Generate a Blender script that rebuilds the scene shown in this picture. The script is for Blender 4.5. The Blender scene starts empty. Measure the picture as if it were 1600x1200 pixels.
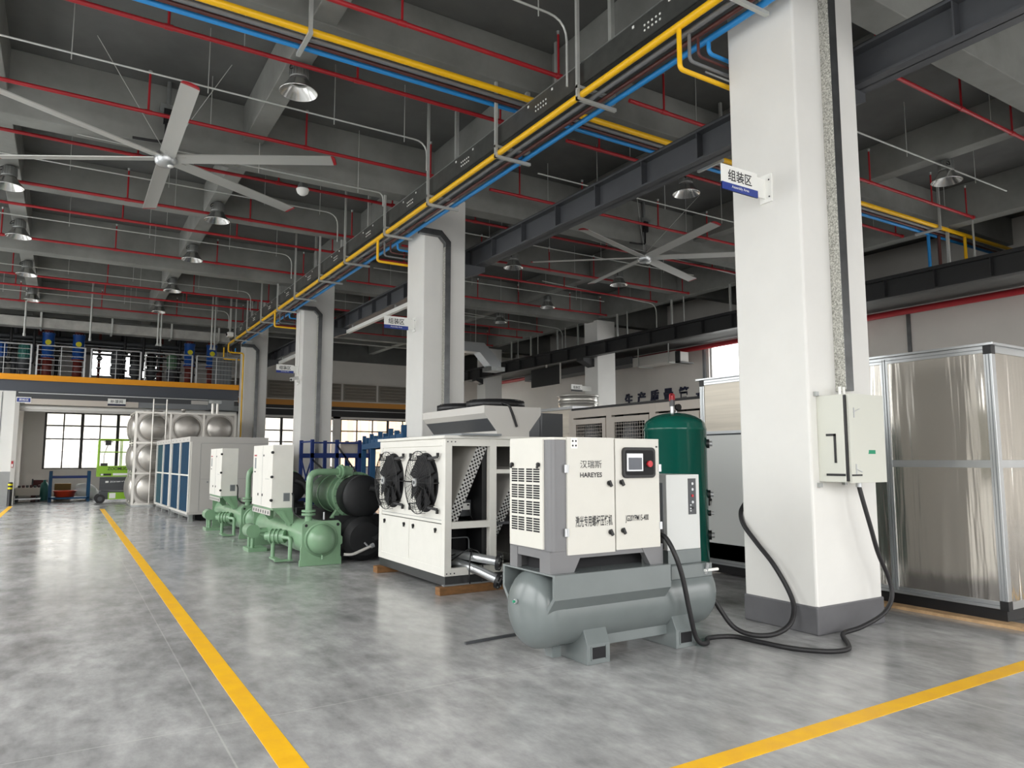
import bpy, math, random
from mathutils import Vector, Matrix
random.seed(7)
SC = bpy.context.scene
COL = SC.collection
PI = math.pi
R = math.radians

# ------------------------------------------------------------------ camera
cd = bpy.data.cameras.new('camera')
cd.sensor_fit = 'HORIZONTAL'; cd.sensor_width = 36.0; cd.lens = 25.3125
cd.clip_start = 0.05; cd.clip_end = 400
cam = bpy.data.objects.new('camera', cd); COL.objects.link(cam)
cam.location = (0, 0, 1.55)
cam.rotation_euler = (R(90 + 5.988), 0, R(-31.677))
SC.camera = cam

# ------------------------------------------------------------------ sky, daylight portals, exposure
SC.view_settings.view_transform = 'Standard'
SC.view_settings.look = 'None'
SC.view_settings.gamma = 1.0
SC.view_settings.use_curve_mapping = False
SC.view_settings.exposure = -0.05
try:
    SC.cycles.use_denoising = True
    SC.cycles.denoising_prefilter = 'ACCURATE'
    SC.cycles.max_bounces = 10
    SC.cycles.diffuse_bounces = 6
    SC.cycles.glossy_bounces = 4
    SC.cycles.sample_clamp_indirect = 6.0
    SC.cycles.caustics_reflective = False
    SC.cycles.caustics_refractive = False
except Exception:
    pass
W = bpy.data.worlds.new('overcast_sky'); SC.world = W
W.use_nodes = True
bg = W.node_tree.nodes['Background']
bg.inputs[0].default_value = (1.0, 0.992, 0.98, 1)
# overcast sky: brighter towards the zenith
_n = W.node_tree.nodes; _l = W.node_tree.links
_tc = _n.new('ShaderNodeTexCoord'); _sx = _n.new('ShaderNodeSeparateXYZ'); _l.new(_tc.outputs['Generated'], _sx.inputs[0])
_mr = _n.new('ShaderNodeMapRange'); _mr.inputs['From Min'].default_value = -0.05; _mr.inputs['From Max'].default_value = 0.75
_mr.inputs['To Min'].default_value = 3.0; _mr.inputs['To Max'].default_value = 12.5
_l.new(_sx.outputs[2], _mr.inputs['Value']); _l.new(_mr.outputs[0], bg.inputs[1])

def portal(name, loc, rot, sx, sy):
    ld = bpy.data.lights.new(name, 'AREA'); ld.shape = 'RECTANGLE'
    ld.size = sx; ld.size_y = sy; ld.cycles.is_portal = True
    o = bpy.data.objects.new(name, ld); COL.objects.link(o)
    o.location = loc; o.rotation_euler = rot
    return o
# left wall windows (x=-11) face +x ; rear wall doors (y=-14) face +y ; back wall windows (y=36) face -y ; right wall window and added unseen opening face -x
LEFT_WIN = [(-3.2, 3.8), (5.3, 12.2), (13.7, 20.6), (22.1, 28.8)]
REAR_WIN = [(-4.6, -0.4, 0.9, 7.2), (0.4, 5.4, 0.0, 7.2), (7.5, 19.0, 0.3, 4.6)]  # last opening widened out of view to light the right bay
for a, b in LEFT_WIN:
    portal('daylight_portal', (-5.65, (a + b) / 2, 4.15), (0, R(-90), 0), 6.5, b - a)
for a, b, z0, z1 in REAR_WIN:
    portal('daylight_portal', ((a + b) / 2, -6.95, (z0 + z1) / 2), (R(90), 0, 0), b - a, z1 - z0)
for a, b, z0, z1 in [(-0.82, 5.4, 1.15, 3.53), (7.3, 11.5, 1.15, 3.62), (11.9, 18.9, 1.15, 3.62), (15.8, 18.9, 3.7, 6.4), (0.7, 3.5, 5.15, 6.3)]:
    portal('daylight_portal', ((a + b) / 2, 35.95, (z0 + z1) / 2), (R(-90), 0, 0), b - a, z1 - z0)
portal('daylight_portal', (20.4, 16.0, 4.2), (0, R(90), 0), 3.3, 6.1)
portal('daylight_portal', (20.4, 4.0, 2.6), (0, R(90), 0), 4.2, 6.4)  # added unseen opening, brightens the right bay

# ------------------------------------------------------------------ materials
def lin(h):
    h = h.lstrip('#')
    out = []
    for i in (0, 2, 4):
        c = int(h[i:i + 2], 16) / 255
        out.append(c / 12.92 if c <= 0.04045 else ((c + 0.055) / 1.055) ** 2.4)
    return out

def mat(name, hexc, rough=0.5, metal=0.0, var=0.0, scale=6.0, bump=0.0, bscale=40.0, stretch=(1, 1, 1), spec=0.5, hex2=None, rvar=0.0, detail=5.0):
    m = bpy.data.materials.new(name); m.use_nodes = True
    nt = m.node_tree; p = nt.nodes['Principled BSDF']
    c = lin(hexc)
    p.inputs['Base Color'].default_value = (*c, 1)
    p.inputs['Roughness'].default_value = rough
    p.inputs['Metallic'].default_value = metal
    p.inputs['Specular IOR Level'].default_value = spec
    if var or rvar or bump:
        tc = nt.nodes.new('ShaderNodeTexCoord'); mp = nt.nodes.new('ShaderNodeMapping')
        mp.inputs['Scale'].default_value = stretch
        nt.links.new(tc.outputs['Object'], mp.inputs[0])
    if var or rvar:
        n = nt.nodes.new('ShaderNodeTexNoise'); n.inputs['Scale'].default_value = scale
        n.inputs['Detail'].default_value = detail; n.inputs['Roughness'].default_value = 0.6
        nt.links.new(mp.outputs[0], n.inputs['Vector'])
    if var:
        r = nt.nodes.new('ShaderNodeValToRGB')
        d = lin(hex2) if hex2 else [max(0, x * (1 - var)) for x in c]
        l = c if hex2 else [min(1, x * (1 + var)) for x in c]
        r.color_ramp.elements[0].position = 0.32; r.color_ramp.elements[1].position = 0.68
        r.color_ramp.elements[0].color = (*d, 1); r.color_ramp.elements[1].color = (*l, 1)
        nt.links.new(n.outputs['Fac'], r.inputs[0]); nt.links.new(r.outputs[0], p.inputs['Base Color'])
    if rvar:
        mr = nt.nodes.new('ShaderNodeMapRange')
        mr.inputs['To Min'].default_value = max(0.02, rough - rvar); mr.inputs['To Max'].default_value = rough + rvar
        mr.inputs['From Min'].default_value = 0.3; mr.inputs['From Max'].default_value = 0.7
        nt.links.new(n.outputs['Fac'], mr.inputs['Value']); nt.links.new(mr.outputs[0], p.inputs['Roughness'])
    if bump:
        nb = nt.nodes.new('ShaderNodeTexNoise'); nb.inputs['Scale'].default_value = bscale; nb.inputs['Detail'].default_value = 3
        nt.links.new(mp.outputs[0], nb.inputs['Vector'])
        b = nt.nodes.new('ShaderNodeBump'); b.inputs['Strength'].default_value = bump; b.inputs['Distance'].default_value = 0.02
        nt.links.new(nb.outputs['Fac'], b.inputs['Height']); nt.links.new(b.outputs[0], p.inputs['Normal'])
    return m

def floor_mat():
    m = bpy.data.materials.new('polished_concrete'); m.use_nodes = True
    nt = m.node_tree; p = nt.nodes['Principled BSDF']; L = nt.links.new
    tc = nt.nodes.new('ShaderNodeTexCoord')
    def noise(s, det, st=(1, 1, 1), rough=0.6):
        mp = nt.nodes.new('ShaderNodeMapping'); mp.inputs['Scale'].default_value = st
        L(tc.outputs['Object'], mp.inputs[0])
        n = nt.nodes.new('ShaderNodeTexNoise'); n.inputs['Scale'].default_value = s; n.inputs['Detail'].default_value = det
        n.inputs['Roughness'].default_value = rough; L(mp.outputs[0], n.inputs['Vector']); return n
    n1 = noise(0.55, 6, rough=0.6); n2 = noise(1.7, 8, (1, 0.7, 1), 0.62); n3 = noise(45, 3); n4 = noise(7.0, 8, (1, 0.45, 1), 0.65)
    def ramp(n, p0, c0, p1, c1):
        r = nt.nodes.new('ShaderNodeValToRGB'); e = r.color_ramp.elements
        e[0].position = p0; e[0].color = (*c0, 1); e[1].position = p1; e[1].color = (*c1, 1)
        L(n.outputs['Fac'], r.inputs[0]); return r
    r1 = ramp(n1, 0.3, lin('aaaaaa'), 0.7, lin('c2c2c1'))
    r2 = ramp(n2, 0.28, (0.62, 0.62, 0.625), 0.72, (1.14, 1.14, 1.14))
    r4 = ramp(n4, 0.3, (0.68, 0.68, 0.685), 0.7, (1.16, 1.16, 1.16))
    mx0 = nt.nodes.new('ShaderNodeMix'); mx0.data_type = 'RGBA'; mx0.blend_type = 'MULTIPLY'; mx0.inputs[0].default_value = 1
    L(r2.outputs[0], mx0.inputs[6]); L(r4.outputs[0], mx0.inputs[7])
    mx = nt.nodes.new('ShaderNodeMix'); mx.data_type = 'RGBA'; mx.blend_type = 'MULTIPLY'; mx.inputs[0].default_value = 1
    L(r1.outputs[0], mx.inputs[6]); L(mx0.outputs[2], mx.inputs[7])
    # saw-cut joints every 4.2 m: thin paler lines
    sx = nt.nodes.new('ShaderNodeSeparateXYZ'); L(tc.outputs['Object'], sx.inputs[0])
    def line(out, off):
        a = nt.nodes.new('ShaderNodeMath'); a.operation = 'ADD'; a.inputs[1].default_value = 420 + off; L(out, a.inputs[0])
        b = nt.nodes.new('ShaderNodeMath'); b.operation = 'MODULO'; b.inputs[1].default_value = 4.2; L(a.outputs[0], b.inputs[0])
        c = nt.nodes.new('ShaderNodeMath'); c.operation = 'LESS_THAN'; c.inputs[1].default_value = 0.010; L(b.outputs[0], c.inputs[0])
        return c
    lx = line(sx.outputs[0], -0.82); ly = line(sx.outputs[1], -0.45)
    mm = nt.nodes.new('ShaderNodeMath'); mm.operation = 'MAXIMUM'; L(lx.outputs[0], mm.inputs[0]); L(ly.outputs[0], mm.inputs[1])
    fa = nt.nodes.new('ShaderNodeMath'); fa.operation = 'MULTIPLY'; L(mm.outputs[0], fa.inputs[0]); L(n2.outputs['Fac'], fa.inputs[1])
    m2 = nt.nodes.new('ShaderNodeMix'); m2.data_type = 'RGBA'; m2.inputs[7].default_value = (*lin('c8c7c4'), 1)
    L(fa.outputs[0], m2.inputs[0]); L(mx.outputs[2], m2.inputs[6])
    L(m2.outputs[2], p.inputs['Base Color'])
    mr = nt.nodes.new('ShaderNodeMapRange'); mr.inputs['From Min'].default_value = 0.3; mr.inputs['From Max'].default_value = 0.7
    mr.inputs['To Min'].default_value = 0.15; mr.inputs['To Max'].default_value = 0.255
    L(n2.outputs['Fac'], mr.inputs['Value']); L(mr.outputs[0], p.inputs['Roughness'])
    bp = nt.nodes.new('ShaderNodeBump'); bp.inputs['Strength'].default_value = 0.03; bp.inputs['Distance'].default_value = 0.01
    L(n3.outputs['Fac'], bp.inputs['Height']); L(bp.outputs[0], p.inputs['Normal'])
    return m

M = {}
M['floor'] = floor_mat()
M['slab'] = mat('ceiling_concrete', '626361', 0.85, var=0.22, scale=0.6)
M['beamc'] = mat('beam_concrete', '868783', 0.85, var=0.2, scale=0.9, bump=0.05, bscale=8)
M['paint_white'] = mat('white_wall_paint', 'e6e5e1', 0.6, var=0.03, scale=1.2)
M['wall_grey'] = mat('grey_wall_paint', 'dcd8d2', 0.7, var=0.04, scale=0.7)
M['wall_low'] = mat('grey_dado_paint', '9a9b9a', 0.6, var=0.04)
M['plinth'] = mat('dark_plinth_paint', '5f5f62', 0.45, var=0.08, scale=4)
M['line'] = mat('yellow_floor_paint', 'ffbe16', 0.5, var=0.1, scale=5, rvar=0.1)
M['red'] = mat('red_pipe_paint', 'a9242c', 0.4, var=0.06)
M['galv'] = mat('galvanised_steel', 'b4b7b6', 0.38, 0.85, var=0.12, scale=9)
M['galvp'] = mat('galvanised_conduit', 'c2c4c0', 0.45, 0.3, var=0.06)
M['speckle'] = mat('lit_spangled_zinc', 'e6e5de', 0.35, 0.4, var=0.3, scale=70, hex2='77776f')  # speckled zinc, paled to carry the light on the trunking side
M['zincdark'] = mat('dull_zinc', '6f7172', 0.35, 0.8, var=0.18, scale=5)
M['tray'] = mat('tray_zinc', '6a6c69', 0.4, 0.75, var=0.15, scale=4)
M['py'] = mat('yellow_pipe_paint', 'fcc419', 0.35)
M['pg'] = mat('grey_pipe_paint', '77797c', 0.4)
M['pb'] = mat('brown_pipe_paint', '5c3430', 0.4)
M['pblue'] = mat('blue_pipe_paint', '2f93dc', 0.35)
M['crane'] = mat('dark_steel_paint', '4a4c50', 0.45, 0.0, var=0.1, scale=2)
M['crane2'] = mat('black_steel_paint', '2c2d2e', 0.45)
M['alu'] = mat('aluminium_profile', 'c9ccce', 0.3, 0.8)
M['mirror'] = mat('film_polished_aluminium', 'd9d4cc', 0.15, 0.88, bump=0.9, bscale=5.0, stretch=(1, 1, 0.07), rvar=0.05, scale=3)
M['brushed'] = mat('brushed_aluminium', 'cdc6ba', 0.5, 0.9, var=0.12, scale=3, stretch=(0.1, 0.1, 3), bump=0.1, bscale=6)
M['alulamp'] = mat('spun_aluminium', 'dcdcda', 0.22, 0.95)
M['fin'] = mat('cast_lamp_housing', '9a9c9a', 0.45, 0.6)
M['blade'] = mat('fan_blade_aluminium', 'c4c4c0', 0.4, 0.35)
M['black'] = mat('black_plastic', '18181a', 0.45)
M['rubber'] = mat('black_rubber', '1d1c1e', 0.55, var=0.15, scale=20)
M['cab'] = mat('cream_white_enamel', 'd8d6ce', 0.4, var=0.015)
M['cab_g'] = mat('cabinet_grey_enamel', '757577', 0.35)
M['tank_g'] = mat('tank_grey_paint', '6f7676', 0.24, var=0.04, scale=3)
M['slot'] = mat('slot_shade_and_black', '17171a', 0.8)  # near black: painted shade of slots and openings, also black parts
M['ink'] = mat('black_lettering', '26262a', 0.6)
M['screen'] = mat('screen_glass', '3c424d', 0.15)
M['silver'] = mat('silver_bezel', 'c4c6c8', 0.3, 0.5)
M['button'] = mat('red_button', 'c0202c', 0.35)
M['dryer'] = mat('dryer_enamel', 'd4d6d4', 0.4)
M['green_t'] = mat('dark_green_gloss', '0c5246', 0.14, var=0.06, scale=3)
M['green_c'] = mat('machine_green', '80a282', 0.24, var=0.05, scale=4)
M['green_d'] = mat('machine_green_dull', '5d7f62', 0.45, var=0.1, scale=4)
M['insul'] = mat('black_foam_insulation', '17181a', 0.6, var=0.25, scale=6)
M['lime'] = mat('lime_green_paint', '8fc12a', 0.4)
M['dgrey'] = mat('dark_grey_paint', '4b4d50', 0.5)
M['blue_f'] = mat('blue_steel_paint', '1b4a70', 0.55, var=0.06, spec=0.3)
M['blue_d'] = mat('deep_blue_paint', '1f3470', 0.5, spec=0.3)
M['coil'] = mat('blue_fin_coil', '0a3550', 0.75, var=0.1, scale=3, spec=0.2)
M['coil_g'] = mat('green_blue_fin_coil', '15414c', 0.75, var=0.1, scale=3)
M['unit'] = mat('light_grey_enamel', 'c4c1bc', 0.45)
M['unitw'] = mat('white_enamel', 'e3e1da', 0.4, var=0.02)
M['unit_d'] = mat('mid_grey_enamel', '84888b', 0.5)  # mid grey enamel for plates, seams and trims
M['beige'] = mat('beige_frame_enamel', 'cdc4ba', 0.5)
M['wood'] = mat('raw_pine', '7c5732', 0.7, var=0.3, scale=9, stretch=(1, 1, 4))
M['woodl'] = mat('pale_board', 'c2a078', 0.7, var=0.25, scale=7)
M['steel'] = mat('stainless_steel', 'c2beb8', 0.36, 0.7, var=0.06, scale=3, rvar=0.06)
M['steelb'] = mat('stainless_bright', 'dcd9d2', 0.3, 0.7)
M['ebox'] = mat('box_grey_enamel', 'd3d4ca', 0.4)
M['sticker'] = mat('green_sticker', '1f8f6a', 0.6)
M['signw'] = mat('white_sign_face', 'f4f4f0', 0.4)
M['navy'] = mat('navy_sign_band', '2a3f92', 0.4)
M['navy_l'] = mat('navy_letters', '141a3a', 0.5)
M['yellow_edge'] = mat('amber_edge_paint', 'f6a20c', 0.5)
M['fascia'] = mat('slate_fascia_paint', '50545c', 0.6)
M['louver'] = mat('taupe_louvre', '8b857c', 0.6)
M['frame_d'] = mat('dark_window_frame', '3c3b39', 0.5)
M['brownp'] = mat('oxide_red_pipe', '6e2a22', 0.5, var=0.1)
M['valve'] = mat('valve_blue_paint', '1d4f9a', 0.4, var=0.1)
M['tagy'] = mat('yellow_tag', 'e4da20', 0.5)
M['railing'] = mat('steel_railing', 'c4c6c6', 0.35, 0.6)
M['ductc'] = mat('duct_board_grey', 'a9a8a3', 0.8, var=0.2, scale=2.5)
M['card'] = mat('brown_cardboard', '8a6b3c', 0.8)
M['basin'] = mat('red_basin_plastic', 'd84a2c', 0.4)
M['bag'] = mat('white_woven_bag', 'e8e8e4', 0.7, bump=0.4, bscale=8)
M['teal'] = mat('teal_cylinder_paint', '3f7d74', 0.45)
M['maroon'] = mat('maroon_paint', '5c2a2a', 0.6)
M['amber'] = mat('shaded_yellow_strip', 'c88a3a', 0.5)  # the edge yellow, dulled so its colour carries the shade
M['bldg'] = mat('outdoor_building_paint', 'a8a49c', 0.8)
M['bldg_p'] = mat('outdoor_peach_paint', 'c4a284', 0.8)
M['ground'] = mat('outdoor_paving', '8f8d88', 0.9)
M['lettw'] = mat('white_lettering', 'f0f0f0', 0.5)
M['mesh'] = mat('wire_mesh_zinc', 'b9b3ab', 0.4, 0.3)
M['curt'] = mat('grey_flexible_cloth', '9a9a9c', 0.7)
M['glass'] = None
g = bpy.data.materials.new('window_glass'); g.use_nodes = True
pn = g.node_tree.nodes['Principled BSDF']
tr = g.node_tree.nodes.new('ShaderNodeBsdfTransparent'); tr.inputs[0].default_value = (0.96, 0.97, 0.97, 1)
gl = g.node_tree.nodes.new('ShaderNodeBsdfGlossy'); gl.inputs['Roughness'].default_value = 0.02
ms = g.node_tree.nodes.new('ShaderNodeMixShader'); ms.inputs[0].default_value = 0.06
g.node_tree.links.new(tr.outputs[0], ms.inputs[1]); g.node_tree.links.new(gl.outputs[0], ms.inputs[2])
g.node_tree.links.new(ms.outputs[0], g.node_tree.nodes['Material Output'].inputs[0])
M['glass'] = g

# ------------------------------------------------------------------ mesh helpers
_TXT = {}
def text_polys(s, bold):
    k = (s, bold)
    if k not in _TXT:
        c = bpy.data.curves.new('text_outline', 'FONT'); c.body = s; c.size = 1; c.offset = bold; c.resolution_u = 3
        o = bpy.data.objects.new('text_outline', c); COL.objects.link(o)
        dg = bpy.context.evaluated_depsgraph_get(); me = o.evaluated_get(dg).to_mesh()
        vs = [tuple(v.co) for v in me.vertices]; fs = [tuple(p.vertices) for p in me.polygons]
        o.evaluated_get(dg).to_mesh_clear()
        bpy.data.objects.remove(o); bpy.data.curves.remove(c)
        xs = [v[0] for v in vs]; ys = [v[1] for v in vs]
        _TXT[k] = (vs, fs, min(xs), max(xs), min(ys), max(ys))
    return _TXT[k]

class MB:
    def __init__(s): s.v = []; s.f = []; s.fm = []; s.fs = []
    def add(s, vs, fs, m, smooth=False):
        b = len(s.v); s.v += [Vector(v) for v in vs]
        for f in fs: s.f.append([b + i for i in f]); s.fm.append(m); s.fs.append(smooth)
        return s
    def box(s, x0, x1, y0, y1, z0, z1, m):
        vs = [(x0, y0, z0), (x1, y0, z0), (x1, y1, z0), (x0, y1, z0), (x0, y0, z1), (x1, y0, z1), (x1, y1, z1), (x0, y1, z1)]
        return s.add(vs, [(0, 3, 2, 1), (4, 5, 6, 7), (0, 1, 5, 4), (1, 2, 6, 5), (2, 3, 7, 6), (3, 0, 4, 7)], m)
    def obox(s, mtx, sx, sy, sz, m):
        vs = [mtx @ Vector((x * sx / 2, y * sy / 2, z * sz / 2)) for z in (-1, 1) for x, y in ((-1, -1), (1, -1), (1, 1), (-1, 1))]
        return s.add(vs, [(0, 3, 2, 1), (4, 5, 6, 7), (0, 1, 5, 4), (1, 2, 6, 5), (2, 3, 7, 6), (3, 0, 4, 7)], m)
    def bar(s, p0, p1, w, h, m, up=(0, 0, 1)):
        p0 = Vector(p0); p1 = Vector(p1); d = (p1 - p0); L = d.length; d.normalize()
        u = Vector(up)
        if abs(d.dot(u)) > 0.98: u = Vector((1, 0, 0))
        sx = d.cross(u).normalized(); sz = sx.cross(d)
        mt = Matrix((sx, d, sz)).transposed().to_4x4(); mt.translation = (p0 + p1) / 2
        return s.obox(mt, w, L, h, m)
    def cyl(s, p0, p1, r, m, n=14, r2=None, caps=True):
        p0 = Vector(p0); p1 = Vector(p1); d = (p1 - p0).normalized()
        u = Vector((0, 0, 1)) if abs(d.z) < 0.9 else Vector((1, 0, 0))
        a = d.cross(u).normalized(); b = d.cross(a)
        r2 = r if r2 is None else r2
        ring = [a * math.cos(2 * PI * i / n) + b * math.sin(2 * PI * i / n) for i in range(n)]
        v0 = [p0 + q * r for q in ring]; v1 = [p1 + q * r2 for q in ring]
        s.add(v0 + v1, [(i, n + i, n + (i + 1) % n, (i + 1) % n) for i in range(n)], m, True)
        if caps:
            if r > 0: s.add(v0, [tuple(range(n))], m)
            if r2 > 0: s.add(v1, [tuple(range(n - 1, -1, -1))], m)
        return s
    def tube(s, pts, r, m, n=10, fil=0.0, seg=5, caps=True):
        pts = [Vector(p) for p in pts]
        if fil > 0 and len(pts) > 2:
            out = [pts[0]]
            for i in range(1, len(pts) - 1):
                a, b, c = pts[i - 1], pts[i], pts[i + 1]
                t = min(fil, (a - b).length * 0.49, (c - b).length * 0.49)
                q0 = b + (a - b).normalized() * t; q1 = b + (c - b).normalized() * t
                for k in range(seg + 1):
                    w = k / seg
                    out.append(q0 * (1 - w) ** 2 + b * 2 * w * (1 - w) + q1 * w * w)
            out.append(pts[-1]); pts = out
        d = (pts[1] - pts[0]).normalized()
        u = Vector((0, 0, 1)) if abs(d.z) < 0.9 else Vector((1, 0, 0))
        a = d.cross(u).normalized(); vs = []
        for i, p in enumerate(pts):
            if i == 0: t = pts[1] - pts[0]
            elif i == len(pts) - 1: t = pts[-1] - pts[-2]
            else: t = (pts[i + 1] - pts[i]).normalized() + (pts[i] - pts[i - 1]).normalized()
            t.normalize(); a = (a - t * a.dot(t)).normalized(); b = t.cross(a)
            vs += [p + (a * math.cos(2 * PI * k / n) + b * math.sin(2 * PI * k / n)) * r for k in range(n)]
        fs = [(i * n + k, i * n + (k + 1) % n, (i + 1) * n + (k + 1) % n, (i + 1) * n + k) for i in range(len(pts) - 1) for k in range(n)]
        s.add(vs, fs, m, True)
        if caps:
            s.add(vs[:n], [tuple(range(n - 1, -1, -1))], m); s.add(vs[-n:], [tuple(range(n))], m)
        return s
    def smooth(s, pts, r, m, n=8, k=6):
        P = [Vector(p) for p in pts]; P = [P[0]] + P + [P[-1]]; out = []
        for i in range(1, len(P) - 2):
            a, b, c, d = P[i - 1], P[i], P[i + 1], P[i + 2]
            for j in range(k):
                t = j / k
                out.append(0.5 * ((2 * b) + (c - a) * t + (2 * a - 5 * b + 4 * c - d) * t * t + (3 * b - a - 3 * c + d) * t ** 3))
        out.append(P[-2])
        return s.tube(out, r, m, n)
    def lathe(s, prof, c, m, n=28, axis='z', a0=0.0):
        c = Vector(c); vs = []
        for r, h in prof:
            for k in range(n):
                x = r * math.cos(2 * PI * k / n + a0); y = r * math.sin(2 * PI * k / n + a0)
                vs.append(c + (Vector((x, y, h)) if axis == 'z' else Vector((h, x, y)) if axis == 'x' else Vector((y, h, x))))
        fs = [(i * n + k, i * n + (k + 1) % n, (i + 1) * n + (k + 1) % n, (i + 1) * n + k) for i in range(len(prof) - 1) for k in range(n)]
        return s.add(vs, fs, m, True)
    def prism(s, poly, axis, a, b, m):
        def P(u, v, w): return (w, u, v) if axis == 'x' else (u, w, v) if axis == 'y' else (u, v, w)
        n = len(poly)
        vs = [P(u, v, a) for u, v in poly] + [P(u, v, b) for u, v in poly]
        return s.add(vs, [tuple(range(n)), tuple(range(2 * n - 1, n - 1, -1))] + [(i, n + i, n + (i + 1) % n, (i + 1) % n) for i in range(n)], m)
    def text(s, txt, o, ux, uy, h, m, width=None, bold=0.0, proud=0.002):
        """lettering laid on a plane: o = lower left corner, ux = reading direction, uy = up; h = letter height"""
        vs, fs, x0, x1, y0, y1 = text_polys(txt, bold)
        o = Vector(o); ux = Vector(ux).normalized(); uy = Vector(uy).normalized(); nrm = ux.cross(uy)
        k = h / (y1 - y0); kx = (width / (x1 - x0)) if width else k
        P = [o + ux * ((v[0] - x0) * kx) + uy * ((v[1] - y0) * k) + nrm * proud for v in vs]
        return s.add(P, fs, m)
    def build(s, name, parent=None, bev=0.0, local=False):
        off = Vector((0, 0, 0))
        if parent is not None and not local: off = org(parent)
        me = bpy.data.meshes.new(name)
        me.from_pydata([v - off for v in s.v], [], s.f)
        ms = []
        for m in s.fm:
            if m not in ms: ms.append(m)
        for m in ms: me.materials.append(m)
        idx = {m: i for i, m in enumerate(ms)}
        me.polygons.foreach_set('material_index', [idx[m] for m in s.fm])
        me.polygons.foreach_set('use_smooth', s.fs)
        me.update()
        o = bpy.data.objects.new(name, me); COL.objects.link(o)
        if parent is not None: o.parent = parent
        if bev:
            b = o.modifiers.new('bevel', 'BEVEL'); b.width = bev; b.segments = 2; b.limit_method = 'ANGLE'; b.angle_limit = R(40)
        return o

def org(o):
    p = Vector((0, 0, 0))
    while o is not None: p += o.location; o = o.parent
    return p
def tag(o, label=None, cat=None, group=None, kind=None):
    if label: o['label'] = label
    if cat: o['category'] = cat
    if group: o['group'] = group
    if kind: o['kind'] = kind
    return o
def thing(name, label, cat, loc=(0, 0, 0), rz=0.0, group=None):
    o = bpy.data.objects.new(name, None); COL.objects.link(o); o.empty_display_size = 0.1
    o.location = loc; o.rotation_euler = (0, 0, rz)
    return tag(o, label, cat, group)
def solo(mb, name, label, cat, group=None, kind=None, bev=0.0, loc=None):
    """one-mesh thing; its origin sits at the base centre of its geometry"""
    if loc is None:
        xs = [v.x for v in mb.v]; ys = [v.y for v in mb.v]; zs = [v.z for v in mb.v]
        loc = ((min(xs) + max(xs)) / 2, (min(ys) + max(ys)) / 2, min(zs))
    l = Vector(loc)
    mb.v = [v - l for v in mb.v]
    o = mb.build(name, None, bev); o.location = l
    return tag(o, label, cat, group, kind)
def struct(mb, name, label=None, cat=None, bev=0.0):
    o = mb.build(name, None, bev)
    return tag(o, label, cat or name.split('_')[0], None, 'structure')
def kids(o): return [c for c in bpy.data.objects if c.parent == o]
def dup(root, loc, label, rz=None, group=None):
    def cp(o, par):
        c = o.copy(); COL.objects.link(c)
        if par is not None: c.parent = par
        for ch in kids_cache[o.name]: cp(ch, c)
        return c
    kids_cache = {}
    def fill(o):
        kids_cache[o.name] = kids(o)
        for ch in kids_cache[o.name]: fill(ch)
    fill(root)
    r = cp(root, None); r.location = loc
    if rz is not None: r.rotation_euler = (0, 0, rz)
    r['label'] = label
    if group: r['group'] = group
    return r

NEAR, FAR = -7.0, 36.0
XL, XR = -5.7, 20.5
ZS = 7.75          # slab soffit
ZB = 6.72          # main beam soffit
ZB2 = 7.05         # secondary beam soffit
COLY = [(4.15, 4.95), (12.57, 13.37), (20.98, 21.78), (29.2, 30.0)]

# ================================================================== STRUCTURE
struct(MB().box(XL - 1, XR + 0.3, NEAR - 1, FAR + 0.3, -0.2, 0, M['floor']), 'floor', 'polished grey concrete workshop floor', 'floor')
struct(MB().box(-60, 90, 37.2, 110, -0.35, -0.25, M['ground']), 'exterior_ground', 'pale paving outside the back windows', 'ground')
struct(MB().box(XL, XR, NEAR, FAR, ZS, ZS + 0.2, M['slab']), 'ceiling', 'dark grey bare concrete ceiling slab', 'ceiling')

# floor markings
def marking(x0, x1, y0, y1, label):
    struct(MB().box(x0, x1, y0, y1, 0.0, 0.0025, M['line']), 'floor_marking', label, 'floor line')
marking(1.005, 1.135, -6, 26.3, 'long yellow floor line running past the machines to the scissor lift')
marking(1.135, 20, 2.70, 2.83, 'yellow floor line crossing in front of the compressor and column')
marking(-1.52, -1.40, 20.5, 29.4, 'short yellow floor line ending at the left doorway')

# beams along X (main at the column rows, secondary half way)
for i, y in enumerate((-3.88, 4.55, 12.97, 21.4, 29.75)):
    w = 0.4
    struct(MB().box(XL, XR, y - w / 2, y + w / 2, ZB, ZS, M['beamc']), 'beam', 'deep concrete cross beam over a column row', 'beam', 0.012)
for y in (0.35, 8.75, 17.2, 25.6, 33.0):
    struct(MB().box(XL, XR, y - 0.15, y + 0.15, ZB2, ZS, M['beamc']), 'beam', 'secondary concrete cross beam midway between column rows', 'beam', 0.012)
# beams along Y
for x in (-5.0, -1.2, 2.5, 9.83, 13.46):
    struct(MB().box(x - 0.16, x + 0.16, NEAR, FAR, ZB2 + 0.03, ZS, M['beamc']), 'beam', 'slender concrete beam running down the hall', 'beam', 0.012)
for x in (6.2, 17.1):
    struct(MB().box(x - 0.17, x + 0.17, NEAR, FAR, ZB + 0.15, ZS, M['beamc']), 'beam', 'concrete beam running along the line of columns', 'beam', 0.012)

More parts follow.
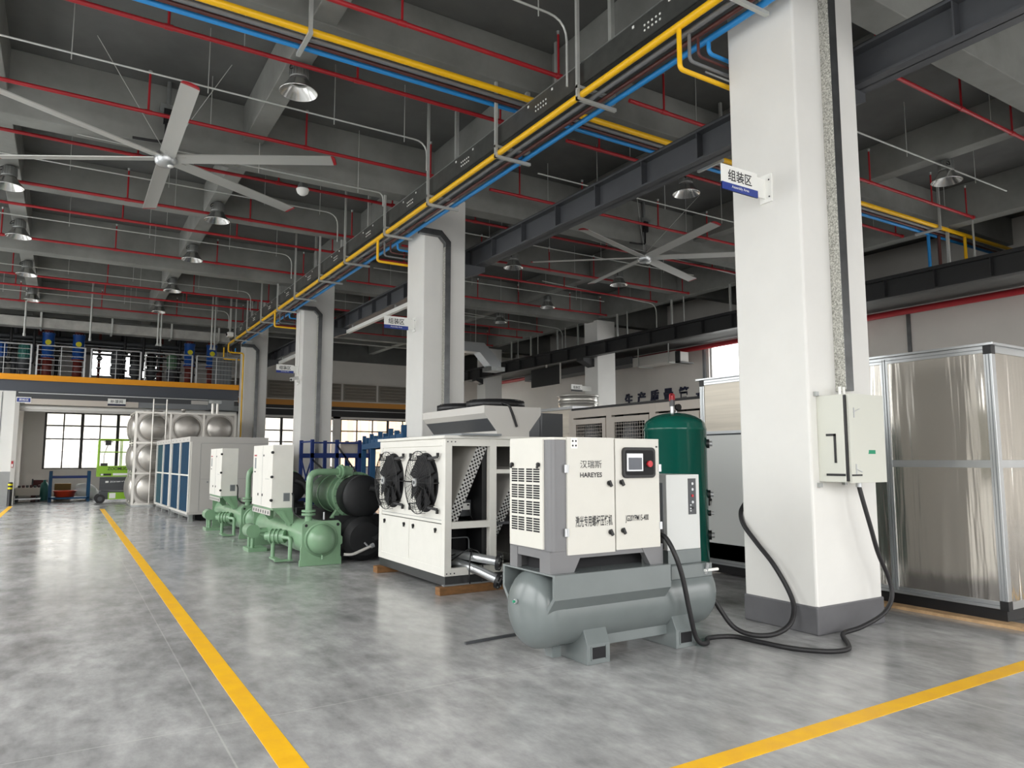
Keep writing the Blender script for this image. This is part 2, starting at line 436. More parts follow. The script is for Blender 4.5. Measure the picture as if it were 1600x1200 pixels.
# columns: white, with dark plinth
def column(x0, x1, y0, y1, label):
    c = struct(MB().box(x0, x1, y0, y1, 0.0, ZB + 0.05, M['paint_white']), 'column', label, 'column', 0.02)
    p = MB().box(x0 - 0.012, x1 + 0.012, y0 - 0.012, y1 + 0.012, 0.0, 0.25, M['plinth'])
    o = p.build('plinth', c, 0.015); o['label'] = 'dark grey painted plinth'
    return c
WID = [0.985, 0.91, 0.915, 0.88]
names = ['large white column carrying the grey distribution box', 'white column behind the fan condenser unit', 'white column with a small camera beside the chillers', 'white column at the corner of the mezzanine']
for (y0, y1), w, n in zip(COLY, WID, names):
    column(5.74, 5.74 + w, y0, y1, n)
column(5.74, 6.65, -4.27, -3.47, 'white column behind the viewer')
column(16.7, 17.55, 20.98, 21.78, 'far right white column behind the black crane beam')
column(16.55, 17.45, 29.2, 30.0, 'farthest right white column beside the air duct')
column(16.7, 17.55, 12.57, 13.37, 'right white column hidden behind the large column')
column(16.7, 17.55, 4.15, 4.95, 'right white column out past the air handling unit')
for y0, y1 in COLY[:3]:
    column(-5.69, -4.75, y0, y1, 'white column of the left bay')

# left wall with tall windows, rear wall with openings (daylight)
mb = MB(); prev = NEAR
mb.box(XL - 0.25, XL, NEAR, FAR, 0, 0.9, M['wall_grey']); mb.box(XL - 0.25, XL, NEAR, FAR, 7.4, ZS, M['wall_grey'])
for a, b in LEFT_WIN + [(FAR, FAR)]:
    mb.box(XL - 0.25, XL, prev, a, 0.9, 7.4, M['paint_white']); prev = b
struct(mb, 'wall_left')
mb = MB(); prev = XL
for a, b, z0, z1 in REAR_WIN + [(XR, XR, 0, 0)]:
    mb.box(prev, a, NEAR - 0.25, NEAR, 0, ZS, M['paint_white']); prev = b
    if b > a:
        mb.box(a, b, NEAR - 0.25, NEAR, z1, ZS, M['paint_white'])
        if z0 > 0: mb.box(a, b, NEAR - 0.25, NEAR, 0, z0, M['wall_grey'])
struct(mb, 'wall_rear')
def window(n, axis, pos, a, b, z0, z1, nx, nz, thick=(), lab=None):
    f = MB()
    def bx(u0, u1, w0, w1, d=0.04):
        if axis == 'x': f.box(pos - d, pos + d, u0, u1, w0, w1, M['frame_d'])
        else: f.box(u0, u1, pos - d, pos + d, w0, w1, M['frame_d'])
    bx(a, b, z0, z0 + 0.05); bx(a, b, z1 - 0.05, z1)
    for i, u in enumerate(nx):
        t = 0.06 if i in thick else 0.026
        bx(u - t, u + t, z0, z1, 0.035)
    for w in nz: bx(a, b, w - 0.03, w + 0.03, 0.03)
    o = struct(f, 'window_%d' % n, lab, 'window')
    gm = MB()
    if axis == 'x': gm.box(pos - 0.004, pos + 0.004, a, b, z0, z1, M['glass'])
    else: gm.box(a, b, pos - 0.004, pos + 0.004, z0, z1, M['glass'])
    gm.build('pane', o)
    return o
for i, (a, b) in enumerate(LEFT_WIN):
    st = (b - a) / 4
    window(20 + i, 'x', XL - 0.1, a, b, 0.9, 7.4, [a + st * k for k in range(5)], [2.9, 4.9], (0, 4), 'tall window in the left wall')

# right wall and lower soffit beyond the far columns
mb = MB(); X1 = XR + 0.25
mb.box(XR, X1, 7.2, 12.95, 0, ZS, M['wall_grey']); mb.box(XR, X1, 19.05, FAR, 0, ZS, M['wall_grey'])
mb.box(XR, X1, NEAR, 0.8, 0, ZS, M['wall_grey']); mb.box(XR, X1, 0.8, 7.2, 0, 0.5, M['wall_grey']); mb.box(XR, X1, 0.8, 7.2, 4.7, ZS, M['wall_grey'])  # unseen opening left here to let in extra light
mb.box(XR, X1, 12.95, 19.05, 0, 2.5, M['wall_grey']); mb.box(XR, X1, 12.95, 19.05, 5.84, ZS, M['wall_grey'])
struct(mb, 'wall_right', 'plain grey wall beyond the far crane beam', 'wall')
window(5, 'x', XR + 0.1, 12.95, 19.05, 2.5, 5.84, [12.95, 15.0, 17.0, 19.05], [], (), 'bright window high in the right wall')  # far upper part is seen; hidden remainder added to light the right bay
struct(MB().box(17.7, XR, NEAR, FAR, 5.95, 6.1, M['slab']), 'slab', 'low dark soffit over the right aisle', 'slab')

# back wall: window strip, shaded yellow edge, louvres, plain upper wall
BW = FAR
mb = MB()
def bw(x0, x1, z0, z1, m): mb.box(x0, x1, BW, BW + 0.25, z0, z1, m)
bw(-1.1, 5.7, 0, 1.15, M['wall_grey']); bw(-3.5, -0.82, 1.15, 3.53, M['wall_grey']); bw(-3.5, -1.1, 0, 1.15, M['wall_grey'])
bw(5.4, 7.3, 0, 4.0, M['wall_grey']); bw(11.5, 11.9, 0, 4.0, M['wall_grey']); bw(18.9, XR, 0, 4.0, M['wall_grey'])
bw(5.7, 18.9, 0, 1.15, M['wall_grey']); bw(-3.5, 15.8, 3.62, 4.0, M['wall_grey']); bw(15.8, 18.9, 3.62, 3.7, M['wall_grey']); bw(-3.5, 5.4, 3.53, 3.62, M['wall_grey'])
bw(5.74, 15.8, 4.0, 6.6, M['wall_grey']); bw(18.9, XR, 4.0, 6.6, M['wall_grey']); bw(15.8, 18.9, 6.4, 6.6, M['wall_grey']); bw(XL, XR, 6.6, ZS, M['slab'])  # top band in dark slab colour paints the beam shadows
bw(XL, -3.5, 0, ZS, M['wall_grey']); bw(-3.5, 5.74, 4.0, 5.15, M['wall_grey']); bw(-3.5, 5.74, 6.3, 6.6, M['wall_grey'])
bw(-3.5, 0.7, 5.15, 6.3, M['wall_grey']); bw(3.5, 5.74, 5.15, 6.3, M['wall_grey'])
struct(mb, 'wall_back', 'grey back wall with window strip', 'wall')
window(1, 'y', BW + 0.1, -0.82, 5.4, 1.15, 3.53, [-0.8 + 0.675 * k for k in range(10)], [2.98, 2.42], (0, 2, 4, 6, 8), 'gridded window behind the scissor lift')
window(2, 'y', BW + 0.1, 7.3, 11.5, 1.15, 3.62, [7.35 + 0.8 * k for k in range(6)], [2.98, 2.42], (2, 4), 'gridded window between the two farthest columns')
window(6, 'y', BW + 0.1, 15.8, 18.9, 3.7, 6.4, [15.8, 16.8, 17.9, 18.9], [5.0], (0, 3), 'added glazing hidden at the right end of the back wall')  # invented glazing behind a column, throws light on the right wall
window(3, 'y', BW + 0.1, 11.9, 18.9, 1.15, 3.62, [11.95 + 0.85 * k for k in range(9)], [3.0, 2.42], (3,), 'gridded window behind the blue pallet rack')  # right end lengthened out of view to light the right wall
window(4, 'y', BW + 0.1, 0.7, 3.5, 5.15, 6.3, [0.75 + 0.9 * k for k in range(4)], [], (1, 2), 'bright window strip behind the upstairs valves')
struct(MB().box(5.9, 15.75, BW - 0.06, BW, 4.23, 4.49, M['amber']), 'trim_1', 'yellow strip in painted shade along the right bay back wall', 'trim')
struct(MB().box(5.9, 15.75, BW - 0.05, BW, 3.72, 4.23, M['black']), 'trim_2', 'black lintel band above the right bay windows', 'trim')
struct(MB().box(5.9, 15.75, BW - 0.07, BW - 0.04, 4.03, 4.06, M['railing']), 'trim_3', 'thin pale rail along the black lintel', 'trim')
for k in range(5):
    x = 6.3 + 1.9 * k
    mb = MB().box(x, x + 1.78, BW - 0.05, BW - 0.02, 4.56, 5.42, M['louver'])
    for j in range(5):
        z = 4.62 + 0.16 * j
        mb.prism([(BW - 0.05, z), (BW - 0.11, z + 0.02), (BW - 0.05, z + 0.13)], 'x', x + 0.08, x + 1.7, M['louver'])
    solo(mb, 'louvre_panel', ['taupe louvre panel between the mezzanine column and the camera column', 'taupe louvre panel above the right bay windows'][k > 3], 'louvre', 'louvre panels above the amber strip')
# building seen outside
mb = MB().box(-20, 30, 50, 58, -0.3, 5.2, M['bldg'])
for i in range(12):
    for j in range(1): mb.box(-16 + 3.8 * i, -14 + 3.8 * i, 49.95, 50, 1.2 + 3.4 * j, 3.2 + 3.4 * j, M['wall_grey'])
mb.box(15, 30, 44, 48, -0.3, 4.6, M['bldg_p'])
struct(mb, 'exterior_building', 'pale building seen through the back windows', 'building')
for k in range(2):
    x0 = -2 if k == 0 else 11
    mb = MB()
    for i in range(24): mb.cyl((x0 + 0.3 * i, 38.2, 0), (x0 + 0.3 * i, 38.2, 2.2), 0.012, M['railing'], 5)
    for z in (0.3, 1.9): mb.bar((x0, 38.2, z), (x0 + 6.9, 38.2, z), 0.03, 0.04, M['railing'])
    solo(mb, 'security_fence', ['pale bar fence outside the left gridded window', 'pale bar fence outside the right gridded window'][k], 'fence')

# mezzanine over the left bay
struct(MB().box(XL, 5.72, 30.0, FAR, 3.9, 4.49, M['fascia']), 'slab_mezzanine', 'slate grey mezzanine slab over the left bay', 'slab')
struct(MB().box(XL, 5.72, 29.93, 30.0, 4.29, 4.49, M['yellow_edge']), 'trim_4', 'yellow edge strip of the mezzanine', 'trim')
struct(MB().box(-1.5, 5.72, 29.98, 30.0, 3.84, 3.87, M['railing']), 'trim_5', 'thin pale conduit under the mezzanine edge', 'trim')
mb = MB().box(XL, -1.57, 30.0, 30.3, 1.14, 3.9, M['paint_white']).box(XL, -1.57, 29.99, 30.3, 0, 1.14, M['wall_low'])
for x, z in ((-1.95, 0),): mb.box(x - 0.01, x + 0.01, 29.985, 30, 1.3, 3.85, M['pg'])
struct(mb, 'wall_partition', 'white and grey wall left of the doorway', 'wall')
mb = MB().box(-1.57, 5.72, 30.02, 30.2, 3.5, 3.9, M['dgrey']).box(-1.3, 2.2, 29.97, 30.1, 3.46, 3.66, M['beige'])
mb.box(2.2, 5.72, 29.99, 30.1, 3.46, 3.66, M['unit_d'])
struct(mb, 'trim_6', 'door head above the wide left doorway', 'trim')
mb = MB().cyl((-1.44, 30.2, 3.35), (5.7, 30.2, 3.35), 0.09, M['paint_white'], 16).box(-1.44, 5.7, 30.1, 30.16, 3.22, 3.3, M['unit'])
solo(mb, 'roller_shutter', 'rolled-up white shutter along the left door head', 'shutter')
mb = MB().box(-1.57, -1.44, 29.9, 30.3, 0, 3.5, M['unit'])
struct(mb, 'trim_7', 'pale door jamb beside the bollard', 'trim')
struct(MB().box(-1.8, -1.55, 30.3, FAR, 0, 3.9, M['wall_grey']), 'wall_store', 'grey side wall inside the left doorway', 'wall')

# ================================================================== OVERHEAD SERVICES
def ordn(i): return ['nearest', 'second', 'third', 'fourth', 'fifth', 'sixth', 'seventh', 'eighth', 'ninth', 'tenth', 'eleventh', 'twelfth', 'thirteenth', 'fourteenth', 'fifteenth', 'sixteenth'][i]

# crane runway beams (I sections with stiffeners and rail)
def crane(xc, zt, h, w, y0, y1, m, label, step, ph):
    t = thing('crane_beam', label, 'crane beam', (xc, (y0 + y1) / 2, zt - h))
    tag(t, kind='structure')
    zb = zt - h
    b = MB().box(xc - w / 2, xc + w / 2, y0, y1, zb, zb + 0.03, m).box(xc - w / 2, xc + w / 2, y0, y1, zt - 0.03, zt, m)
    b.box(xc - 0.008, xc + 0.008, y0, y1, zb, zt, m)
    b.build('girder', t)
    s = MB(); y = ph
    while y < y1:
        if y > y0: s.box(xc - w / 2 + 0.01, xc + w / 2 - 0.01, y - 0.008, y + 0.008, zb + 0.03, zt - 0.03, m)
        y += step
    s.build('stiffener_plates', t)
    MB().box(xc - 0.035, xc + 0.035, y0, y1, zt, zt + 0.07, M['crane2']).build('rail', t)
    for (ya, yb) in COLY:
        side = -1 if xc < 10 else 1
        c = MB()
        xw = 6.64 if side < 0 else 16.72
        c.prism([(xw, zb - 0.32), (xw, zb), (xc + 0.12 * -side, zb), (xc + 0.12 * -side, zb - 0.1)], 'y', ya + 0.2, yb - 0.2, M['crane2'] if side > 0 else m)
        c.build('corbel', t)
    return t
crane(7.10, 5.95, 0.42, 0.25, -6.9, 35.9, M['crane'], 'dark steel crane beam passing behind the large column', 1.1, -7.7)
crane(16.3, 5.78, 0.46, 0.25, -6.9, 35.9, M['crane2'], 'black steel crane beam in front of the far right columns', 1.15, -7.7)
for y0, y1, l in ((13.5, 20.85, 'white busbar rail under the crane beam beyond the assembly sign on the second column'), (24.2, 29.0, 'short white busbar rail under the crane beam near the mezzanine')):
    mb = MB().box(7.0, 7.1, y0, y1, 5.33, 5.43, M['signw'])
    for y in (y0 + 0.4, (y0 + y1) / 2, y1 - 0.4): mb.box(7.03, 7.07, y - 0.02, y + 0.02, 5.43, 5.54, M['galv'])
    solo(mb, 'busbar_rail', l, 'rail')

# cable tray
t = thing('cable_tray', 'long galvanised cable tray above the coloured pipes', 'cable tray', (5.36, 10.5, 6.1))
chan = MB().box(5.13, 5.145, -6, 29.0, 6.10, 6.40, M['tray']).box(5.575, 5.59, -6, 29.0, 6.10, 6.40, M['tray']).box(5.13, 5.59, -6, 29.0, 6.095, 6.11, M['tray'])
chan.box(5.125, 5.15, -6, 29.0, 6.395, 6.41, M['galv']).box(5.57, 5.595, -6, 29.0, 6.395, 6.41, M['galv'])
bb = chan
y = 1.0
while y < 29:
    for k in range(5):
        for j in range(2): bb.box(5.122, 5.131, y + 0.06 * k, y + 0.06 * k + 0.02, 6.2 + 0.06 * j, 6.22 + 0.06 * j, M['signw'])
    bb.box(5.122, 5.131, y - 0.15, y - 0.12, 6.33, 6.36, M['signw']); bb.box(5.122, 5.131, y + 0.42, y + 0.45, 6.33, 6.36, M['signw'])
    y += 2.15
bb.build('channel', t)

# trapeze brackets under tray and pipes
def bracket(y, ztop):
    t = thing('pipe_bracket', '', 'bracket', (5.32, y, 5.90), group=None)
    MB().box(5.05, 5.09, y - 0.02, y + 0.02, 5.90, ztop, M['galvp']).build('hanger_post', t)
    MB().box(5.60, 5.66, y - 0.01, y + 0.05, 6.0, ztop, M['galvp']).build('hanger_post', t)
    MB().box(5.05, 5.66, y - 0.022, y + 0.022, 5.90, 5.94, M['galvp']).build('rung', t)
    MB().box(5.05, 5.66, y - 0.022, y + 0.022, 6.05, 6.09, M['galvp']).build('rung', t)
    return t
by = [4.37, 6.69, 8.66, 10.98, 12.97, 15.35, 17.25, 19.5, 21.4, 23.5, 25.6, 27.6]
for i, y in enumerate(by):
    zt = ZB if y in (12.97, 21.4, 4.37) else (ZB2 if y in (8.66, 17.25, 25.6) else ZS)
    b = bracket(y, zt)
    tag(b, '%s galvanised trapeze bracket along the pipe rack, counted from the viewer' % ordn(i), group='brackets under the pipe rack')

# coloured pipes along the row of columns
def pipe(name, pts, r, m, label, cat='pipe', n=12, fil=0.1, group=None):
    return solo(MB().tube(pts, r, m, n, fil), name, label, cat, group)
ZP = 5.985
specs = [('gas_pipe', 5.125, 0.042, 'py', 'yellow'), ('gas_pipe', 5.27, 0.03, 'pg', 'grey'), ('gas_pipe', 5.40, 0.026, 'pb', 'brown'), ('gas_pipe', 5.555, 0.036, 'pblue', 'blue')]
for nme, x, r, m, c in specs:
    z = 5.94 + r
    t = thing(nme, 'long %s pipe in the rack along the columns' % c, 'pipe', (x, 11, z), group='coloured pipes along the columns')
    MB().cyl((x, -6, z), (x, 28.6, z), r, M[m], 14).build('main_run', t)
    # drops to each column's left face
    for k, (ya, yb) in enumerate(COLY):
        yy = yb + 0.09
        zd = {'yellow': 5.52, 'grey': 5.65, 'brown': 5.74, 'blue': 5.82}[c]
        MB().tube([(x, yy, z), (x, yy, zd), (6.0, yy, zd), (6.0, yb + 0.01, zd)], r * 0.62, M[m], 10, 0.06).build('branch', t)
# yellow drop at the mezzanine corner
pipe('gas_pipe', [(5.125, 28.6, 5.982), (5.10, 29.0, 5.98), (5.10, 29.0, 5.65), (5.66, 29.0, 5.65), (5.66, 29.0, 0.4)], 0.03, M['py'], 'yellow pipe dropping beside the mezzanine corner column')

# second rack of coloured pipes crossing the hall
for y, r, m, c in ((8.38, 0.045, 'py', 'yellow'), (8.52, 0.032, 'pg', 'grey'), (8.63, 0.026, 'pb', 'brown'), (8.76, 0.036, 'pblue', 'blue')):
    pipe('gas_pipe', [(-5.6, y, 6.72 + r), (20.4, y, 6.72 + r)], r, M[m], '%s pipe of the rack crossing the hall under the beams' % c, group='coloured pipes crossing the hall')
pipe('gas_pipe', [(5.555, 8.76, 6.73), (5.555, 8.76, 6.02)], 0.034, M['pblue'], 'short blue pipe dropping from the crossing rack to the long run')
for x, y, c, nm in ((16.75, 8.76, 'pblue', 'blue'), (16.95, 8.63, 'pb', 'brown'), (17.6, 8.38, 'py', 'yellow')):
    pipe('gas_pipe', [(x, y, 6.72), (x, y, 5.62)], 0.035, M[c], 'short %s pipe dropping behind the black crane beam at the right' % nm)
for x, l in ((2.25, 'strut bracket of the crossing rack above the nearest lamp'), (5.9, 'strut bracket of the crossing rack over the cable tray'), (9.4, 'strut bracket of the crossing rack beyond the crane beam'), (16.4, 'strut bracket of the crossing rack above the black crane beam')):
    t = thing('pipe_bracket', l, 'bracket', (x, 8.58, 6.68), group='brackets of the crossing rack')
    MB().box(x - 0.025, x + 0.025, 8.28, 8.86, 6.675, 6.72, M['galvp']).build('rung', t)
    MB().box(x - 0.022, x + 0.022, 8.285, 8.33, 6.72, ZS, M['galvp']).build('hanger_post', t)

# red sprinkler pipes
RZ = 6.90
left_y = [5.35, 7.83, 9.43, 12.02, 13.9, 16.46, 17.95, 20.65, 24.9, 26.5, 29.1]
def sprinkler(y, x0, x1, rx, label, g, r=0.031, top=None):
    t = thing('sprinkler_pipe', label, 'pipe', ((x0 + x1) / 2, y, RZ), group=g)
    MB().cyl((x0, y, RZ), (x1, y, RZ), r, M['red'], 12).cyl((x1 - 0.03, y, RZ), (x1 + 0.03, y, RZ), r * 1.35, M['red'], 12).build('main_run', t)
    for x in rx:
        m = MB().cyl((x, y, RZ), (x, y, 7.52), 0.017, M['red'], 8).cyl((x - 0.05, y, RZ), (x + 0.05, y, RZ), r * 1.25, M['red'], 10)
        m.cyl((x, y, 7.52), (x, y, 7.57), 0.02, M['galv'], 8, r2=0.032)
        m.build('riser', t)
    for x in (rx[0] + 0.7, rx[2] + 0.9, rx[4] + 0.5): MB().cyl((x, y, RZ), (x, y, ZS), 0.006, M['galvp'], 6).build('hanger_rod', t)
for i, y in enumerate(left_y[1:]):
    sprinkler(y, -5.6, 5.62, [-3.95, -1.6, 0.8, 3.24, 5.6], '%s red sprinkler pipe across the left bay, counted from the viewer' % ordn(i), 'sprinkler pipes of the left bay')
for i, y in enumerate(left_y):
    sprinkler(y, 6.9, 16.85, [7.6, 9.2, 11.4, 13.0, 15.2, 16.6], '%s red sprinkler pipe across the right bay, counted from the viewer' % ordn(i), 'sprinkler pipes of the right bay')
t = thing('sprinkler_pipe', 'thick red pipe along the top of the right wall', 'pipe', (20.2, 15, 5.72))
MB().cyl((20.2, -6, 5.76), (20.2, 35.5, 5.76), 0.09, M['red'], 14).build('main_run', t)

# thin white conduits with hanger rods
def conduit(y, z, x0, x1, drop, rods, label, g, back=None):
    t = thing('conduit', label, 'conduit', ((x0 + x1) / 2, y, z), group=g)
    pts = [(x0, y, z), (x1, y, z)]
    if drop: pts = [(x0, y, z), (x1, y, z), (x1, y, drop)]
    MB().tube(pts, 0.014, M['galvp'], 8, 0.28).build('tube_run', t)
    for x in rods: MB().cyl((x, y, z - 0.09), (x, y, ZS), 0.007, M['galvp'], 6).build('hanger_rod', t)
RL = [-4.0, -2.0, -0.22, 1.45, 3.29, 4.47]
for i, (y, z) in enumerate(((6.65, 6.85), (10.63, 6.85), (15.3, 7.0), (19.15, 7.0), (24.2, 7.0), (27.9, 7.0))):
    conduit(y, z, -5.6, 4.88, 6.0 if i == 0 else 6.36, RL, '%s thin conduit run crossing the left bay, counted from the viewer' % ordn(i), 'conduits of the left bay')
conduit(12.64, 6.62, 1.2, 4.9, 6.36, [2.6, 4.4], 'thin conduit leading from the left ceiling fan to the tray', None)
for i, (y, z) in enumerate(((6.6, 6.85), (10.75, 6.85), (15.0, 7.0), (19.2, 7.0), (23.9, 7.0))):
    conduit(y, z, 7.2, 15.6, None, [8.6, 10.4, 12.1, 14.4], '%s thin conduit run crossing the right bay, counted from the viewer' % ordn(i), 'conduits of the right bay')
# vertical conduit pairs and struts above the far crane beam
i = 0
for y in (7.9, 13.1, 14.3, 16.8, 19.6, 22.0, 23.4, 25.4, 27.0):
    for dy, w in ((0, 0.03), (0.55, 0.055)):
        mb = MB().box(16.98 - w / 2, 16.98 + w / 2, y + dy - w / 2, y + dy + w / 2, 5.64, 6.87, M['galvp'])
        mb.box(16.75, 17.05, y + dy - 0.02, y + dy + 0.02, 5.60, 5.64, M['galvp'])
        solo(mb, 'hanger_strut', '%s %s strut standing above the black crane beam, counted from the viewer' % (ordn(i), 'slim' if dy == 0 else 'wide'), 'strut', 'struts above the black crane beam')
    i += 1
for k, y in enumerate((13.9, 18.0, 23.5)):
    solo(MB().tube([(12.2, y, 7.02), (16.9, y, 7.02 - 0.2), (16.9, y, 5.5)], 0.016, M['galvp'], 8, 0.3), 'conduit', '%s conduit bending down to the black crane beam' % ordn(k), 'conduit', 'conduits bending down to the black crane beam')

# high-bay lamps
def lamp(x, y, zr, label, g):
    t = thing('high_bay_lamp', label, 'lamp', (x, y, zr), group=g)
    MB().lathe([(0.255, 0.0), (0.262, 0.004), (0.255, 0.014), (0.205, 0.075), (0.155, 0.145), (0.118, 0.215), (0.108, 0.215), (0.147, 0.14), (0.196, 0.07), (0.245, 0.014), (0.255, 0.0)], (x, y, zr), M['alulamp'], 32).build('reflector', t)
    h = MB().lathe([(0.0, 0.2), (0.12, 0.2), (0.125, 0.22), (0.115, 0.37), (0.09, 0.40), (0.0, 0.40)], (x, y, zr), M['fin'], 24)
    for k in range(18):
        a = 2 * PI * k / 18
        h.bar((x + 0.128 * math.cos(a), y + 0.128 * math.sin(a), zr + 0.225), (x + 0.12 * math.cos(a), y + 0.12 * math.sin(a), zr + 0.38), 0.01, 0.02, M['fin'], (math.cos(a), math.sin(a), 0))
    h.build('finned_housing', t)
    MB().cyl((x, y, zr + 0.18), (x, y, zr + 0.21), 0.1, M['signw'], 20).build('lens', t)
    MB().cyl((x, y, zr + 0.39), (x, y, 7.08), 0.012, M['black'], 8).smooth([(x - 0.02, y, 7.05), (x - 0.14, y - 0.12, 6.98), (x - 0.16, y - 0.15, 6.9), (x - 0.05, y, zr + 0.37)], 0.008, M['black'], 6).build('hook', t)
    return t
L0 = lamp(2.5, 9.75, 6.66, 'spun aluminium high-bay lamp nearest under the beam beside the pipe rack', 'high-bay lamps')
def lamps(lst):
    for x, y, l in lst: dup(L0, (x, y, 6.66), l)
lamps([(2.5, 16.15, 'second high-bay lamp along the beam beside the pipe rack'), (2.5, 19.75, 'third high-bay lamp along the beam beside the pipe rack'),
       (2.5, 23.8, 'fourth high-bay lamp along the beam beside the pipe rack'), (2.5, 27.5, 'farthest high-bay lamp along the beam beside the pipe rack'),
       (-1.2, 16.15, 'nearest high-bay lamp of the leftmost row, cut by the frame'), (-1.2, 19.75, 'second high-bay lamp of the leftmost row'),
       (-1.2, 23.8, 'third high-bay lamp of the leftmost row'), (-1.2, 27.6, 'farthest high-bay lamp of the leftmost row'),
       (9.95, 9.7, 'high-bay lamp hanging between the crane beam and the large column sign'), (9.95, 16.05, 'high-bay lamp over the far side of the first crane beam'), (13.6, 6.72, 'high-bay lamp hanging right of the large column'),
       (13.6, 16.05, 'high-bay lamp below the right ceiling fan'), (13.6, 19.75, 'second high-bay lamp beyond the right ceiling fan'), (13.6, 22.9, 'third high-bay lamp beyond the right ceiling fan')])
# conduit bends at lamps
# big ceiling fans
def fan(x, y, zh, a0, label):
    t = thing('ceiling_fan', label, 'ceiling fan', (x, y, zh))
    m = MB().lathe([(0, -0.08), (0.12, -0.08), (0.155, -0.05), (0.175, 0.01), (0.175, 0.10), (0.12, 0.14), (0.05, 0.16), (0, 0.16)], (x, y, zh), M['alu'], 24)
    m.lathe([(0, -0.10), (0.045, -0.10), (0.05, -0.06), (0, -0.06)], (x + 0.07, y - 0.03, zh), M['signw'], 12).build('hub', t)
    for k in range(6):
        a = R(a0 + 60 * k); c, s = math.cos(a), math.sin(a)
        mt = Matrix.Translation((x + c * 1.42, y + s * 1.42, zh + 0.03)) @ Matrix.Rotation(a, 4, 'Z') @ Matrix.Rotation(R(-11), 4, 'X')
        b = MB()
        n = 10; prof = []
        for i in range(n + 1):
            u = -0.12 + 0.24 * i / n; prof.append((u, 0.016 + 0.018 * math.sin(PI * i / n)))
        for i in range(n, -1, -1):
            u = -0.12 + 0.24 * i / n; prof.append((u, 0.004 * math.sin(PI * i / n)))
        vs = [mt @ Vector((-1.28, u, w)) for u, w in prof] + [mt @ Vector((1.28, u, w)) for u, w in prof]
        q = len(prof)
        b.add(vs, [(i, q + i, q + (i + 1) % q, (i + 1) % q) for i in range(q)] + [tuple(range(q - 1, -1, -1))], M['blade'])
        bo = b.build('blade', t)
        cvs = [mt @ Vector((1.281, u, w)) for u, w in prof] + [mt @ Vector((1.33, u * 0.85, w)) for u, w in prof]
        MB().add(cvs, [(i, q + i, q + (i + 1) % q, (i + 1) % q) for i in range(q)] + [tuple(range(q, 2 * q))], M['red']).build('tip_cap', bo)['label'] = 'red blade tip'
        MB().bar((x + c * 0.08, y + s * 0.08, zh + 0.05), (x + c * 0.34, y + s * 0.34, zh + 0.045), 0.10, 0.02, M['blade']).build('blade_bracket', t)
    MB().cyl((x, y, zh + 0.14), (x, y, ZS), 0.035, M['galv'], 12).box(x - 0.12, x + 0.12, y - 0.06, y + 0.14, 7.2, 7.34, M['galv']).build('down_rod', t)
    MB().box(x - 0.07, x + 0.05, y - 0.1, y - 0.03, 7.0, 7.25, M['black']).smooth([(x - 0.03, y - 0.06, 7.05), (x - 0.03, y - 0.06, 6.8), (x - 0.1, y - 0.08, 6.68), (x - 0.5, y - 0.05, 6.66)], 0.022, M['black'], 8).build('motor_cable', t)
    for k, (dx, dy) in enumerate(((-1.07, -0.9), (0.77, -1.1), (1.3, 0.45), (-1.3, 0.45))):
        g = MB().cyl((x, y, zh + 0.12), (x + dx, y + dy, ZS if dy < 0 else 6.73), 0.0055, M['galvp'], 5)
        g.build('guy_wire', t)
    return t
fan(1.13, 12.6, 6.40, 30, 'huge six-bladed aluminium ceiling fan over the left bay')
fan(11.6, 12.72, 6.34, 20, 'large six-bladed ceiling fan over the right bay')
mb = MB().cyl((3.6, 13.5, 6.85), (3.6, 13.5, 6.72), 0.06, M['fin'], 16, r2=0.11).lathe([(0.12, 0), (0.12, -0.02), (0.1, -0.08), (0.05, -0.12), (0, -0.13)], (3.6, 13.5, 6.72), M['signw'], 20).cyl((3.6, 13.5, 6.85), (3.9, 13.2, 7.05), 0.018, M['fin'], 8)
solo(mb, 'bulkhead_lamp', 'small round white lamp beyond the left fan blade', 'lamp')

# ================================================================== SCREW COMPRESSOR ON ITS RECEIVER TANK
t = thing('screw_compressor', 'white and grey screw compressor standing on a horizontal grey air tank', 'compressor', (3.95, 4.8, 0))
G = M['tank_g']
m = MB()
prof = [(0.0, 3.0)]
for k in range(1, 9):
    a = PI / 2 * k / 8; prof.append((0.30 * math.sin(a), 3.17 - 0.17 * math.cos(a)))
prof += [(0.302, 3.19), (0.302, 3.24), (0.300, 3.26), (0.300, 4.72), (0.302, 4.74), (0.302, 4.79)]
for k in range(7, -1, -1):
    a = PI / 2 * k / 8; prof.append((0.30 * math.sin(a), 4.81 + 0.17 * math.cos(a)))
m.lathe(prof, (0, 4.8, 0.40), G, 40, 'x')
tk = m.build('receiver_tank', t)
MB().cyl((3.0, 4.8, 0.47), (2.985, 4.8, 0.47), 0.018, M['silver'], 12).cyl((2.985, 4.8, 0.47), (2.97, 4.8, 0.47), 0.01, M['sticker'], 8).build('end_plug', tk)
for x0, x1 in ((3.44, 3.66), (4.36, 4.58)):
    m = MB()
    m.prism([(4.49, 0), (4.49, 0.15), (4.60, 0.38), (4.62, 0.40), (4.98, 0.40), (5.0, 0.38), (5.11, 0.15), (5.11, 0)], 'x', x0, x1, G)
    m.box(x0 + 0.045, x1 - 0.045, 4.485, 4.495, 0.04, 0.125, M['slot'])
    m.box(x0 + 0.035, x0 + 0.045, 4.482, 4.49, 0.03, 0.135, G).box(x1 - 0.045, x1 - 0.035, 4.482, 4.49, 0.03, 0.135, G)
    m.build('saddle_foot', t, 0.006)
for ya in (4.60, 4.98): MB().box(3.66, 4.36, ya, ya + 0.02, 0.10, 0.21, G).build('tie_rail', t, 0.004)
MB().box(3.30, 3.38, 4.75, 4.85, 0.02, 0.12, G).build('drain_block', t)
m = MB()
